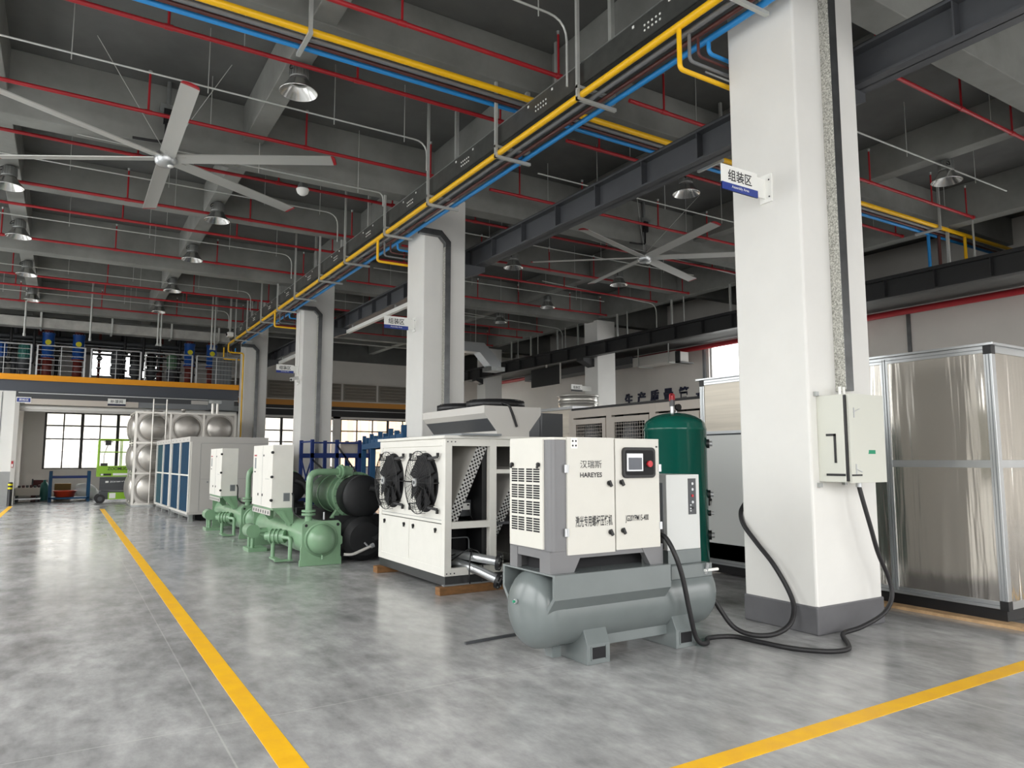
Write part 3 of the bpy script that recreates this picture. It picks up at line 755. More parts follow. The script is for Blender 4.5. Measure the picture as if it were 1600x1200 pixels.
m.prism([(4.43, 0.70), (4.43, 0.52), (4.53, 0.40), (4.56, 0.42), (4.46, 0.53), (4.46, 0.685), (5.14, 0.685), (5.14, 0.53), (5.04, 0.42), (5.07, 0.40), (5.17, 0.52), (5.17, 0.70)], 'x', 3.10, 4.26, G)
m.build('support_trough', t, 0.004)
# machine cabinet
m = MB(); pl = []
x0, x1, y0, y1 = 3.11, 4.24, 4.50, 5.07
for k in range(7):
    a = PI + PI / 2 * k / 6; pl.append((x0 + 0.06 + 0.06 * math.cos(a), y0 + 0.06 + 0.06 * math.sin(a)))
for k in range(7):
    a = 1.5 * PI + PI / 2 * k / 6; pl.append((x1 - 0.04 + 0.04 * math.cos(a), y0 + 0.04 + 0.04 * math.sin(a)))
pl += [(x1, y1), (x0, y1)]
m.prism(pl, 'z', 0.86, 1.70, M['cab_g'])
m.prism(pl, 'z', 1.70, 1.72, M['cab'])
m.prism([(x0 + 0.005, 4.505), (x1 - 0.005, 4.505), (x1 - 0.005, 5.065), (x0 + 0.005, 5.065)], 'z', 0.80, 0.86, M['cab_g'])
m.build('cabinet_body', t, 0.003)
for ya, yb, y2, y3 in ((4.50, 4.56, 4.56, 4.64), (5.01, 5.07, 4.96, 5.01)):
    MB().prism([(3.11, 0.70), (3.33, 0.70), (3.42, 0.86), (3.11, 0.86)], 'y', ya, yb, M['cab_g']).box(3.11, 3.15, y2, y3, 0.70, 0.86, M['cab_g']).build('base_leg', t)
    MB().prism([(4.24, 0.70), (4.24, 0.86), (4.0, 0.86), (4.10, 0.70)], 'y', ya, yb, M['cab_g']).build('base_leg', t)
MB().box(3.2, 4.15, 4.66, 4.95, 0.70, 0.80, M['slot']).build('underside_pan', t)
# left vent panel
m = MB().box(3.095, 3.11, 4.575, 5.05, 0.875, 1.705, M['cab'])
for r_ in range(4):
    for c_ in range(4):
        ya = 4.615 + 0.101 * c_ + (0.014 if c_ > 1 else 0)
        for s_ in range(6):
            z = 1.375 - 0.126 * r_ + 0.0185 * s_
            m.box(3.0945, 3.0955, ya, ya + 0.088, z, z + 0.0125, M['slot'])
vp = m.build('vent_panel', t, 0.003)
for ya in (4.62, 5.0):
    MB().cyl((3.094, ya, 1.51), (3.075, ya, 1.51), 0.016, M['black'], 12).bar((3.078, ya - 0.012, 1.525), (3.078, ya + 0.008, 1.485), 0.014, 0.014, M['black'], (1, 0, 0)).build('latch', vp)
def latch(x, z, par, y=4.482):
    MB().cyl((x, y, z), (x, y - 0.016, z), 0.019, M['black'], 14).bar((x - 0.008, y - 0.018, z + 0.018), (x + 0.014, y - 0.018, z - 0.026), 0.022, 0.014, M['black'], (0, 1, 0)).build('latch', par)
# doors
m = MB().box(3.262, 3.722, 4.484, 4.50, 0.83, 1.722, M['cab'])
FX, UZ = (1, 0, 0), (0, 0, 1)
m.text('汉瑞斯', (3.385, 4.484, 1.482), FX, UZ, 0.062, M['ink'], 0.21, 0.0)
m.text('HAREYES', (3.382, 4.484, 1.412), FX, UZ, 0.038, M['ink'], 0.215, 0.025)
m.text('激光专用螺杆压缩机', (3.335, 4.484, 1.035), FX, UZ, 0.085, M['ink'], 0.36, 0.012)
m.box(3.30, 3.36, 4.4825, 4.4845, 1.635, 1.715, M['signw'])
for i in range(2):
    for j in range(2): m.box(3.308 + 0.03 * i, 3.322 + 0.03 * i, 4.4815, 4.483, 1.65 + 0.035 * j, 1.664 + 0.035 * j, M['ink'])
d1 = m.build('door', t, 0.004)
latch(3.665, 1.365, d1); latch(3.672, 0.985, d1)
for z in (1.45, 0.97):
    MB().box(3.235, 3.272, 4.478, 4.49, z, z + 0.06, M['silver']).cyl((3.262, 4.478, z), (3.262, 4.478, z + 0.06), 0.007, M['silver'], 8).build('hinge', d1)
m = MB().box(3.735, 4.20, 4.484, 4.50, 0.84, 1.712, M['cab'])
m.text('JG20YPM15-400', (3.83, 4.484, 1.045), FX, UZ, 0.062, M['ink'], 0.245, 0.015)
m.cyl((4.175, 4.486, 1.655), (4.175, 4.478, 1.655), 0.007, M['black'], 10)
d2 = m.build('door', t, 0.004)
latch(3.79, 1.37, d2); latch(3.80, 0.99, d2)
for z in (1.45, 0.98):
    MB().box(4.192, 4.222, 4.478, 4.49, z, z + 0.06, M['silver']).build('hinge', d2)
# control panel
def rrect(xa, xb, za, zb, r, n=5, bow=0.0):
    P = []
    for cx, cz, a0 in ((xb - r, zb - r, 0), (xa + r, zb - r, PI / 2), (xa + r, za + r, PI), (xb - r, za + r, 1.5 * PI)):
        for k in range(n + 1):
            a = a0 + PI / 2 * k / n; P.append((cx + r * math.cos(a), cz + r * math.sin(a)))
    return P
m = MB().prism(rrect(3.80, 4.145, 1.402, 1.648, 0.035), 'y', 4.462, 4.485, M['black'])
m.prism(rrect(3.822, 4.125, 1.425, 1.625, 0.02), 'y', 4.459, 4.464, M['slot'])
cp = m.build('control_panel', t, 0.004)
MB().box(3.83, 4.0, 4.450, 4.462, 1.455, 1.60, M['silver']).build('display_bezel', cp, 0.003)
MB().box(3.845, 3.985, 4.448, 4.452, 1.468, 1.565, M['screen']).build('screen', cp)
MB().cyl((4.055, 4.46, 1.515), (4.055, 4.44, 1.515), 0.013, M['button'], 14).cyl((4.055, 4.44, 1.515), (4.055, 4.425, 1.515), 0.026, M['button'], 18).build('emergency_button', cp)['label'] = 'red mushroom stop button'
# dryer
m = MB().box(4.39, 4.78, 4.60, 5.10, 0.78, 1.42, M['dryer'])
m.box(4.386, 4.392, 4.64, 5.06, 0.85, 1.35, M['unit_d'])
dr = m.build('air_dryer', t, 0.006)
MB().box(4.39, 4.78, 4.595, 5.10, 0.66, 0.78, G).build('dryer_base', dr, 0.004)
m = MB().box(4.645, 4.735, 4.594, 4.60, 1.075, 1.385, M['dgrey'])
for z, mm in ((1.34, M['silver']), (1.29, M['silver']), (1.235, M['button']), (1.18, M['silver']), (1.13, M['black'])):
    m.cyl((4.69, 4.594, z), (4.69, 4.588, z), 0.012, mm, 10)
for z in (1.10, 1.12, 1.15): m.box(4.66, 4.675, 4.592, 4.595, z, z + 0.01, M['silver'])
m.build('control_strip', dr)
MB().cyl((4.386, 4.75, 1.22), (4.378, 4.75, 1.22), 0.012, M['black'], 10).build('side_knob', dr)
m = MB().prism([(4.53, 0.66), (4.53, 0.55), (4.64, 0.45), (4.68, 0.47), (4.57, 0.56), (4.57, 0.645), (5.10, 0.645), (5.10, 0.66)], 'x', 4.36, 4.84, G)
m.build('dryer_trough', t, 0.004)
MB().cyl((4.74, 4.52, 0.60), (4.90, 4.52, 0.60), 0.013, M['signw'], 10).cyl((4.76, 4.53, 0.57), (4.76, 4.50, 0.66), 0.014, M['silver'], 10).build('drain_valve', t)
MB().smooth([(4.25, 4.78, 1.05), (4.30, 4.70, 1.02), (4.33, 4.62, 0.98), (4.34, 4.62, 0.86), (4.38, 4.66, 0.80)], 0.022, M['rubber']).build('link_hose', t)
m = MB().smooth([(4.25, 4.85, 0.95), (4.32, 4.74, 0.93), (4.31, 4.62, 0.84), (4.38, 4.7, 0.75)], 0.018, M['rubber'])
m.build('link_hose', t)
MB().box(4.25, 4.32, 4.62, 4.9, 0.86, 1.0, M['slot']).build('outlet_block', t)

# ================================================================== GREEN VERTICAL RECEIVER
cx, cy = 5.66, 5.78
t = thing('air_receiver', 'tall dark green vertical air receiver behind the compressor', 'air tank', (cx, cy, 0))
prof = [(0.0, 0.12)]
for k in range(1, 8):
    a = PI / 2 * k / 8; prof.append((0.335 * math.sin(a), 0.28 - 0.16 * math.cos(a)))
prof += [(0.335, 0.28), (0.335, 1.86), (0.338, 1.862), (0.338, 1.885), (0.335, 1.89)]
for k in range(7, -1, -1):
    a = PI / 2 * k / 8; prof.append((0.335 * math.sin(a), 1.90 + 0.16 * math.cos(a)))
MB().lathe(prof, (cx, cy, 0), M['green_t'], 44).build('shell', t)
for k in range(3):
    a = R(20 + 120 * k); p = Vector((cx + 0.27 * math.cos(a), cy + 0.27 * math.sin(a), 0))
    mt = Matrix.Translation(p + Vector((0, 0, 0.16))) @ Matrix.Rotation(a, 4, 'Z')
    MB().obox(mt, 0.03, 0.18, 0.32, M['green_t']).obox(Matrix.Translation(p + Vector((0, 0, 0.01))) @ Matrix.Rotation(a, 4, 'Z'), 0.12, 0.2, 0.02, M['green_t']).build('leg', t)
m = MB().cyl((cx - 0.03, cy, 2.05), (cx - 0.03, cy, 2.13), 0.022, M['silver'], 12).cyl((cx - 0.03, cy, 2.13), (cx - 0.03, cy, 2.2), 0.03, M['dgrey'], 12).cyl((cx - 0.03, cy, 2.2), (cx - 0.03, cy, 2.25), 0.022, M['red'], 12)
m.tube([(cx - 0.065, cy, 2.19), (cx - 0.065, cy, 2.265), (cx + 0.005, cy, 2.265), (cx + 0.005, cy, 2.2)], 0.007, M['red'], 6, 0.02)
m.build('safety_valve', t)
MB().cyl((cx + 0.03, cy - 0.01, 2.12), (cx + 0.03, cy - 0.045, 2.12), 0.036, M['black'], 18).cyl((cx + 0.03, cy, 2.05), (cx + 0.03, cy, 2.1), 0.008, M['silver'], 8).build('pressure_gauge', t)
for z, s in ((1.72, 0.05), (1.18, 0.045), (0.98, 0.03), (0.75, 0.05)):
    a = R(-48); d = Vector((math.cos(a), math.sin(a), 0)); p = Vector((cx, cy, z))
    MB().cyl(p + d * 0.33, p + d * 0.36, s, M['black'], 14).cyl(p + d * 0.36, p + d * 0.39, s * 0.6, M['silver'], 10).build('nozzle', t)

# ================================================================== DISTRIBUTION BOX ON THE COLUMN
t = thing('distribution_box', 'grey metal distribution box fixed to the front of the large column', 'electrical box', (6.11, 4.0, 1.35))
MB().box(5.845, 6.39, 3.885, 4.15, 1.35, 2.13, M['ebox']).build('enclosure', t, 0.006)
m = MB().box(5.875, 6.40, 3.845, 3.872, 1.345, 2.135, M['ebox'])
m.box(6.14, 6.24, 3.8435, 3.846, 1.60, 1.635, M['sticker'])
m.prism([(6.13, 1.60), (6.14, 1.60), (6.15, 1.635)], 'y', 3.8435, 3.846, M['sticker'])
dd = m.build('door', t, 0.004)
for z, s in ((1.97, 1), (1.47, -1)):
    MB().bar((5.93, 3.842, z), (6.02, 3.842, z + 0.03 * s), 0.006, 0.012, M['silver'], (0, 1, 0)).bar((5.94, 3.842, z - 0.05), (5.94, 3.842, z + 0.04), 0.012, 0.006, M['silver'], (0, 1, 0)).build('corner_lock', dd)
MB().box(5.852, 6.385, 3.868, 3.887, 1.36, 2.12, M['black']).build('gasket', t)
m = MB().box(5.838, 5.846, 3.965, 3.985, 1.52, 1.78, M['black']).box(5.838, 5.846, 3.965, 4.06, 1.76, 1.78, M['black'])
m.box(5.838, 5.846, 3.885, 4.07, 1.405, 1.425, M['black'])
m.build('side_handle', t)
MB().box(5.875, 6.02, 3.84, 3.846, 1.405, 1.42, M['black']).build('tape_strip', t)
for x, z in ((5.83, 2.15), (5.83, 1.32), (6.40, 2.15), (6.20, 1.335)): MB().box(x - 0.02, x + 0.02, 4.12, 4.15, z - 0.02, z + 0.02, M['galv']).build('mounting_lug', t)
m = MB().cyl((6.19, 3.99, 1.35), (6.19, 3.99, 1.30), 0.026, M['silver'], 12).build('cable_gland', t)
for x in (6.06, 6.12): MB().cyl((x, 4.05, 2.13), (x, 4.05, 2.22), 0.014, M['signw'], 10).build('top_conduit', t)

# vertical trunking on the column fronts
def trunk(ci, zb, zt, bend, label):
    y0 = COLY[ci][0]
    t = thing('cable_trunking', label, 'cable trunking', (6.2, y0 - 0.06, zb))
    m = MB()
    if bend:
        m.box(6.15, 6.27, y0 - 0.11, y0 - 0.001, zb, zt - 0.3, M['zincdark'])
        m.prism([(6.15, zt - 0.3), (6.27, zt - 0.3), (6.27, zt - 0.18), (6.07, zt + 0.02), (5.6, zt + 0.02), (5.6, zt - 0.10), (6.03, zt - 0.10), (6.15, zt - 0.22)], 'y', y0 - 0.11, y0 - 0.001, M['zincdark'])
    else:
        m.box(6.15, 6.27, y0 - 0.11, y0 - 0.001, zb, zt, M['zincdark'])
    m.build('duct_body', t, 0.004)
    MB().box(6.148, 6.151, y0 - 0.108, y0 - 0.001, zb, zt - (0.3 if bend else 0), M['speckle']).build('side_cover', t)['label'] = 'speckled zinc side, paled as if lit'  # same zinc as the front; paler colour paints the lit side
trunk(0, 2.19, ZB, False, 'galvanised trunking above the distribution box on the large column')
trunk(1, 0.26, 6.02, True, 'galvanised trunking bent at the top of the column behind the condenser')
trunk(2, 0.26, 6.02, True, 'galvanised trunking on the column with the small camera')
trunk(3, 0.26, 6.02, True, 'galvanised trunking on the mezzanine corner column')

# hoses and cables
solo(MB().smooth([(6.19, 3.99, 1.31), (6.20, 3.97, 1.20), (6.27, 3.95, 0.95), (6.37, 3.95, 0.70), (6.50, 3.94, 0.46), (6.50, 3.92, 0.30), (6.36, 3.92, 0.17), (6.12, 3.98, 0.07), (5.93, 4.03, 0.03), (5.80, 3.95, 0.022), (5.66, 3.82, 0.022), (5.48, 3.70, 0.022), (5.28, 3.74, 0.022), (5.12, 3.95, 0.022), (5.06, 4.25, 0.022), (5.02, 4.48, 0.022), (4.80, 4.55, 0.022), (4.66, 4.44, 0.022), (4.56, 4.42, 0.04), (4.50, 4.42, 0.12), (4.42, 4.40, 0.34), (4.36, 4.40, 0.58), (4.31, 4.42, 0.75), (4.28, 4.5, 0.9), (4.26, 4.62, 0.95)], 0.02, M['rubber'], 10),
     'power_cable', 'black power cable hanging from the distribution box and running to the compressor', 'cable')
solo(MB().smooth([(6.4, 5.15, 1.5), (6.1, 5.08, 1.32), (5.90, 5.03, 1.14), (5.76, 4.99, 1.03), (5.705, 4.91, 0.91), (5.695, 4.75, 0.75), (5.67, 4.55, 0.58), (5.68, 4.40, 0.36), (5.64, 4.32, 0.22), (5.52, 4.28, 0.10), (5.36, 4.32, 0.03), (5.2, 4.42, 0.025), (5.13, 4.56, 0.07), (5.08, 4.66, 0.2), (5.02, 4.74, 0.36), (4.98, 4.8, 0.44)], 0.022, M['rubber'], 10),
     'air_hose', 'black hose looping from behind the column to the end of the grey tank', 'hose')
solo(MB().smooth([(5.3, 5.9, 0.02), (5.7, 6.6, 0.02), (6.2, 6.9, 0.02), (6.9, 6.6, 0.02)], 0.02, M['rubber'], 8), 'air_hose', 'black hose lying on the floor behind the green receiver', 'hose')
solo(MB().bar((2.95, 5.53, 0.012), (3.75, 5.60, 0.012), 0.025, 0.02, M['dgrey']), 'steel_bar', 'thin dark steel bar lying on the floor left of the tank', 'bar')

# ================================================================== HANGING AREA SIGNS
def sign(y, label, w=0.5, xr=5.60, z0=4.08, g='assembly area signs'):
    t = thing('area_sign', label, 'sign', (xr - w / 2, y, z0), group=g)
    m = MB().box(xr - w, xr, y - 0.006, y + 0.006, z0, z0 + 0.245, M['signw'])
    m.box(xr - w, xr, y - 0.0075, y + 0.0075, z0, z0 + 0.072, M['navy'])
    m.text('组装区', (xr - w + 0.085, y - 0.006, z0 + 0.095), FX, UZ, 0.115, M['ink'], 0.33, 0.012)
    m.text('Assembly Area', (xr - w + 0.13, y - 0.0075, z0 + 0.022), FX, UZ, 0.034, M['lettw'], 0.24, 0.01)
    m.build('plate', t)
    MB().box(xr - 0.01, 5.735, y + 0.007, y + 0.02, z0 + 0.02, z0 + 0.22, M['signw']).box(5.72, 5.74, y - 0.07, y + 0.07, z0 - 0.02, z0 + 0.26, M['signw']).cyl((5.72, y - 0.045, z0 + 0.20), (5.715, y - 0.045, z0 + 0.20), 0.008, M['dgrey'], 8).cyl((5.72, y - 0.045, z0 + 0.03), (5.715, y - 0.045, z0 + 0.03), 0.008, M['dgrey'], 8).build('wall_bracket', t)
sign(4.52, 'white and blue assembly sign sticking out from the large column')
sign(12.97, 'white and blue assembly sign on the column behind the condenser')
sign(21.38, 'white and blue assembly sign on the column with the small camera')
m = MB().box(15.75, 16.25, 21.35, 21.37, 4.06, 4.32, M['signw']).box(15.75, 16.25, 21.345, 21.375, 4.06, 4.13, M['black']).text('组装区', (15.83, 21.35, 4.16), FX, UZ, 0.11, M['ink'], 0.33, 0.014).box(16.25, 16.70, 21.37, 21.39, 4.1, 4.28, M['signw'])
solo(m, 'area_sign', 'small white sign on the far right column above the round duct collar', 'sign')

# small camera on the third column
t = thing('security_camera', 'small white camera on the third column below the assembly sign', 'camera', (5.6, 21.1, 3.85))
MB().bar((5.62, 21.0, 3.92), (5.40, 20.85, 3.84), 0.09, 0.09, M['signw']).cyl((5.42, 20.86, 3.845), (5.395, 20.845, 3.835), 0.035, M['black'], 12).build('housing', t, 0.008)
MB().tube([(5.62, 21.02, 3.9), (5.66, 21.2, 3.82), (5.74, 21.3, 3.82)], 0.02, M['signw'], 8, 0.03).box(5.70, 5.745, 21.22, 21.38, 3.75, 3.92, M['signw']).build('arm', t)
MB().cyl((5.72, 21.3, 3.9), (5.72, 21.3, 6.2), 0.014, M['signw'], 8).build('conduit', t)

# ================================================================== FAN CONDENSER UNIT ON TIMBERS
U = M['unitw']
t = thing('condenser_unit', 'white fan condenser unit with two black fans and an open end bay', 'condenser', (4.5, 8.7, 0.09))
X0, X1, Y0, Y1, Z0, Z1 = 3.80, 5.22, 7.65, 9.72, 0.20, 1.80
MB().box(X0 + 0.02, X1, Y0 + 0.02, Y1, 0.09, 0.20, M['crane2']).box(X0 - 0.005, X1, Y0 - 0.005, Y0 + 0.05, 0.09, 0.105, M['unit_d']).build('base_frame', t)
f = MB()
for x in (X0, 4.41, X1 - 0.09):
    f.box(x, x + 0.09, Y0, Y0 + 0.09, Z0, Z1, U)
f.box(X0, X0 + 0.09, Y1 - 0.09, Y1, Z0, Z1, U).box(X1 - 0.09, X1, Y1 - 0.09, Y1, Z0, Z1, U)
for z0_, z1_ in ((Z0, Z0 + 0.09), (Z1 - 0.09, Z1)):
    f.box(X0 + 0.09, 4.41, Y0, Y0 + 0.07, z0_, z1_, U).box(4.50, X1 - 0.09, Y0, Y0 + 0.07, z0_, z1_, U).box(X0, X0 + 0.07, Y0 + 0.09, Y1 - 0.09, z0_, z1_, U).box(X1 - 0.07, X1, Y0 + 0.09, Y1 - 0.09, z0_, z1_, U)
f.box(X0 + 0.09, 4.41, Y0, Y0 + 0.06, 0.74, 0.82, U).box(4.5, X1 - 0.09, Y0, Y0 + 0.06, 1.38, 1.43, U)
for z in (0.23, 1.76):
    for k in range(3): f.cyl((X0 + 0.03 + 0.05 * k, Y0, z), (X0 + 0.03 + 0.05 * k, Y0 - 0.004, z), 0.009, M['dgrey'], 8)
f.build('frame', t, 0.004)
m = MB().box(X0 + 0.012, X0 + 0.03, Y0 + 0.09, Y1 - 0.07, 0.80, Z1 - 0.07, U)
m.box(X0 + 0.009, X0 + 0.013, Y0 + 0.11, Y1 - 0.09, 0.835, 0.84, M['unit_d'])
m.build('fan_panel', t)
for ya, yb in ((Y0 + 0.10, 8.68), (8.69, Y1 - 0.08)):
    d = MB().box(X0 + 0.004, X0 + 0.03, ya, yb, 0.26, 0.79, U).build('access_door', t, 0.004)
    for yy in (ya + 0.14, yb - 0.14):
        MB().cyl((X0 + 0.004, yy, 0.72), (X0 - 0.012, yy, 0.72), 0.02, M['black'], 12).bar((X0 - 0.012, yy + 0.01, 0.735), (X0 - 0.012, yy - 0.008, 0.685), 0.02, 0.014, M['black'], (1, 0, 0)).build('latch', d)
for yc in (8.215, 9.25):
    zc = 1.27; r = 0.375; fo = thing('axial_fan', None, None)
    fo.parent = t; fo.location = Vector((X0 - 0.06, yc, zc)) - Vector(t.location)
    m = MB()
    n = 40
    for k in range(24):
        a = 2 * PI * k / 24; dy, dz = math.cos(a), math.sin(a)
        m.tube([(X0 - 0.10, yc + dy * (r + 0.005), zc + dz * (r + 0.005)), (X0 - 0.135, yc + dy * r * 0.75, zc + dz * r * 0.75), (X0 - 0.14, yc + dy * 0.07, zc + dz * 0.07)], 0.0024, M['black'], 5)
        if k % 3 == 0: m.bar((X0 + 0.01, yc + dy * (r + 0.006), zc + dz * (r + 0.006)), (X0 - 0.10, yc + dy * (r + 0.006), zc + dz * (r + 0.006)), 0.014, 0.004, M['black'], (0, dy, dz))
    for rr, xx in ((0.09, -0.14), (0.12, -0.14), (0.15, -0.14), (0.18, -0.14), (0.21, -0.139), (0.24, -0.138), (0.27, -0.136), (0.30, -0.132), (0.33, -0.125), (0.36, -0.112), (r + 0.006, -0.10)):
        m.tube([(X0 + xx, yc + rr * math.cos(2 * PI * k / 36), zc + rr * math.sin(2 * PI * k / 36)) for k in range(37)], 0.0026 if rr < r else 0.006, M['black'], 5, caps=False)
    m.build('wire_guard', fo)
    m = MB()
    for k in range(7):
        a = 2 * PI * k / 7
        A = [(0.08, a), (0.08, a + 0.75), (0.35, a + 0.95), (0.36, a + 0.25)]
        vs = [(X0 - 0.05 + 0.03 * (i in (1, 2)), yc + q * math.cos(b), zc + q * math.sin(b)) for i, (q, b) in enumerate(A)]
        vs2 = [(v[0] + 0.006, v[1], v[2]) for v in vs]
        m.add(vs + vs2, [(0, 1, 2, 3), (7, 6, 5, 4), (0, 4, 5, 1), (1, 5, 6, 2), (2, 6, 7, 3), (3, 7, 4, 0)], M['slot'])
    m.build('impeller', fo)
    MB().cyl((X0 + 0.0, yc, zc), (X0 - 0.11, yc, zc), 0.08, M['slot'], 24).cyl((X0 - 0.12, yc, zc), (X0 - 0.145, yc, zc), 0.05, M['silver'], 16).cyl((X0 - 0.145, yc, zc), (X0 - 0.15, yc, zc), 0.022, M['dgrey'], 10).build('motor', fo)
    MB().cyl((X0 + 0.014, yc, zc), (X0 + 0.004, yc, zc), r - 0.01, M['slot'], 40).build('opening', fo)
    for sy in (-1, 1):
        for sz in (-1, 1):
            m = MB(); m.bar((X0 - 0.08, yc + sy * 0.27, zc + sz * 0.29), (X0 - 0.02, yc + sy * 0.40, zc + sz * 0.31), 0.022, 0.03, M['black']).bar((X0 - 0.02, yc + sy * 0.40, zc + sz * 0.31), (X0 - 0.02, yc + sy * 0.40, zc + sz * 0.36), 0.022, 0.03, M['black'], (1, 0, 0)).build('mounting_clip', fo)
# interior
MB().box(X0 + 0.03, X1 - 0.1, Y1 - 0.06, Y1 - 0.03, Z0, Z1, M['unit_d']).box(X1 - 0.04, X1 - 0.02, Y0 + 0.1, Y1 - 0.1, Z0, Z1, M['unit']).box(X0 + 0.05, X1 - 0.05, Y0 + 0.05, Y1 - 0.05, 0.76, 0.79, M['dgrey']).build('inner_panels', t)
MB().box(4.35, 4.41, Y0 + 0.1, Y1 - 0.1, 0.22, 1.70, M['insul']).box(4.16, 4.36, Y0 + 0.5, Y1 - 0.1, 0.22, 0.73, M['slot']).build('dark_lining', t)
def coil(xa, za, xb, zb, th, y):
    m = MB()
    dx, dz = xb - xa, zb - za; L = math.hypot(dx, dz); ux, uz = dx / L, dz / L; nx, nz = -uz, ux
    poly = [(xa, za), (xb, zb), (xb + nx * th, zb + nz * th), (xa + nx * th, za + nz * th)]
    m.prism(poly, 'y', y, Y1 - 0.1, M['unit'])
    for i in range(34):
        for j in range(5):
            if (i + j) % 2 == 0:
                u = (i + 0.5) / 34 * L; v = (j + 0.5) / 5 * th
                px, pz = xa + ux * u + nx * v, za + uz * u + nz * v
                m.cyl((px, y, pz), (px, y - 0.004, pz), 0.013, M['slot'], 8)
            else:
                u = (i + 0.5) / 34 * L; v = (j + 0.5) / 5 * th
                px, pz = xa + ux * u + nx * v, za + uz * u + nz * v
                m.cyl((px, y, pz), (px, y - 0.012, pz), 0.009, M['silver'], 6)
    return m
coil(3.99, 0.80, 4.42, 1.74, 0.13, Y0 + 0.07).build('inclined_coil', t)
coil(4.55, 0.62, 4.98, 1.40, 0.12, Y0 + 0.07).build('inclined_coil', t)
m = MB().box(4.22, 4.32, 8.0, 8.03, 0.93, 1.01, M['signw']).box(4.28, 4.31, 7.997, 8.0, 0.98, 1.0, M['black']).smooth([(4.30, 8.0, 0.93), (4.33, 7.98, 0.84), (4.36, 7.98, 0.82), (4.37, 8.0, 0.9)], 0.006, M['black'], 6)
m.box(4.2, 4.36, 8.03, 8.05, 0.85, 1.05, M['dgrey'])
m.build('sensor_box', t)
for (a, b, c, rr) in (((4.05, 7.95, 0.42), (4.2, 7.55, 0.40), (4.37, 7.36, 0.365), 0.052), ((4.0, 7.95, 0.34), (4.18, 7.6, 0.27), (4.36, 7.34, 0.155), 0.055)):
    m = MB().tube([a, b, c], rr, M['alu'], 16, 0.08)
    d = (Vector(c) - Vector(b)).normalized(); c = Vector(c)
    p = m.build('water_pipe', t)
    ring = MB().cyl(c - d * 0.025, c + d * 0.015, 0.10, M['black'], 28, caps=False)
    # flange as annulus
    n = 28; u = d.cross(Vector((0, 0, 1))).normalized(); w = d.cross(u)
    for q, flip in ((c + d * 0.015, 1), (c - d * 0.025, -1)):
        vi = [q + (u * math.cos(2 * PI * k / n) + w * math.sin(2 * PI * k / n)) * rr * 0.9 for k in range(n)]
        vo = [q + (u * math.cos(2 * PI * k / n) + w * math.sin(2 * PI * k / n)) * 0.10 for k in range(n)]
        ring.add(vi + vo, [(k, n + k, n + (k + 1) % n, (k + 1) % n) for k in range(n)], M['black'])
    ring.cyl(c - d * 0.03, c + d * 0.01, rr * 0.92, M['insul'], 20, caps=False)
    for k in range(6):
        a_ = 2 * PI * k / 6; q = c + (u * math.cos(a_) + w * math.sin(a_)) * 0.078
        ring.cyl(q, q + d * 0.022, 0.01, M['silver'], 8)
    ring.build('flange', p)
MB().smooth([(3.95, 7.9, 0.30), (4.08, 7.75, 0.44), (4.16, 7.66, 0.50), (4.10, 7.58, 0.40), (4.08, 7.56, 0.2), (4.10, 7.58, 0.11)], 0.008, M['black'], 6).smooth([(4.0, 7.9, 0.4), (4.2, 7.62, 0.48), (4.26, 7.56, 0.3), (4.25, 7.57, 0.12)], 0.007, M['black'], 6).tube([(3.92, 7.8, 0.62), (4.2, 7.8, 0.62), (4.2, 7.8, 0.35)], 0.009, M['zincdark'], 8, 0.05).build('loose_wires', t)
# roof and exhaust hood
MB().box(X0 - 0.03, X1, Y0 - 0.03, Y1 + 0.03, Z1, Z1 + 0.035, U).box(3.95, 4.5, Y0 - 0.12, Y0 + 0.7, Z1 + 0.035, Z1 + 0.06, M['unit_d']).build('roof_plate', t, 0.003)
m = MB()
hp = [(4.53, 1.835), (4.53, 1.90), (4.35, 2.12), (4.35, 2.215), (5.19, 2.215), (5.19, 2.12), (5.01, 1.90), (5.01, 1.835)]
m.prism(hp, 'y', 7.70, 9.50, M['unit'])
n0 = len(m.f)
m.prism([(4.532, 1.905), (4.525, 1.905), (4.352, 2.118), (4.36, 2.118)], 'y', 7.71, 9.49, M['dgrey'])
m.build('exhaust_hood', t, 0.003)
for yc in (8.15, 9.02):
    fo = MB().lathe([(0.36, 2.215), (0.385, 2.215), (0.385, 2.30), (0.36, 2.30), (0.36, 2.215)], (4.77, yc, 0), M['black'], 32)
    for rr in (0.12, 0.2, 0.28, 0.34):
        fo.tube([(4.77 + rr * math.cos(2 * PI * k / 28), yc + rr * math.sin(2 * PI * k / 28), 2.315) for k in range(29)], 0.004, M['black'], 5, caps=False)
    for k in range(10):
        a = 2 * PI * k / 10; fo.tube([(4.77, yc, 2.33), (4.77 + 0.37 * math.cos(a), yc + 0.37 * math.sin(a), 2.31), (4.77 + 0.39 * math.cos(a), yc + 0.39 * math.sin(a), 2.22)], 0.005, M['black'], 5)
    fo.cyl((4.77, yc, 2.22), (4.77, yc, 2.30), 0.1, M['black'], 16)
    fo.build('roof_fan', t)
MB().smooth([(4.66, 7.75, 2.25), (4.70, 7.70, 2.23), (4.75, 7.685, 2.12), (4.81, 7.68, 1.96)], 0.016, M['black'], 8).build('roof_cable', t)
for k, (ya, yb, l) in enumerate(((7.6, 7.72, 'wooden timber under the near end of the condenser unit'), (9.55, 9.70, 'wooden timber under the far end of the condenser unit'))):
    solo(MB().box(3.72, 5.3, ya, yb, 0, 0.09, M['wood']), 'wooden_timber', l, 'timber', bev=0.004)

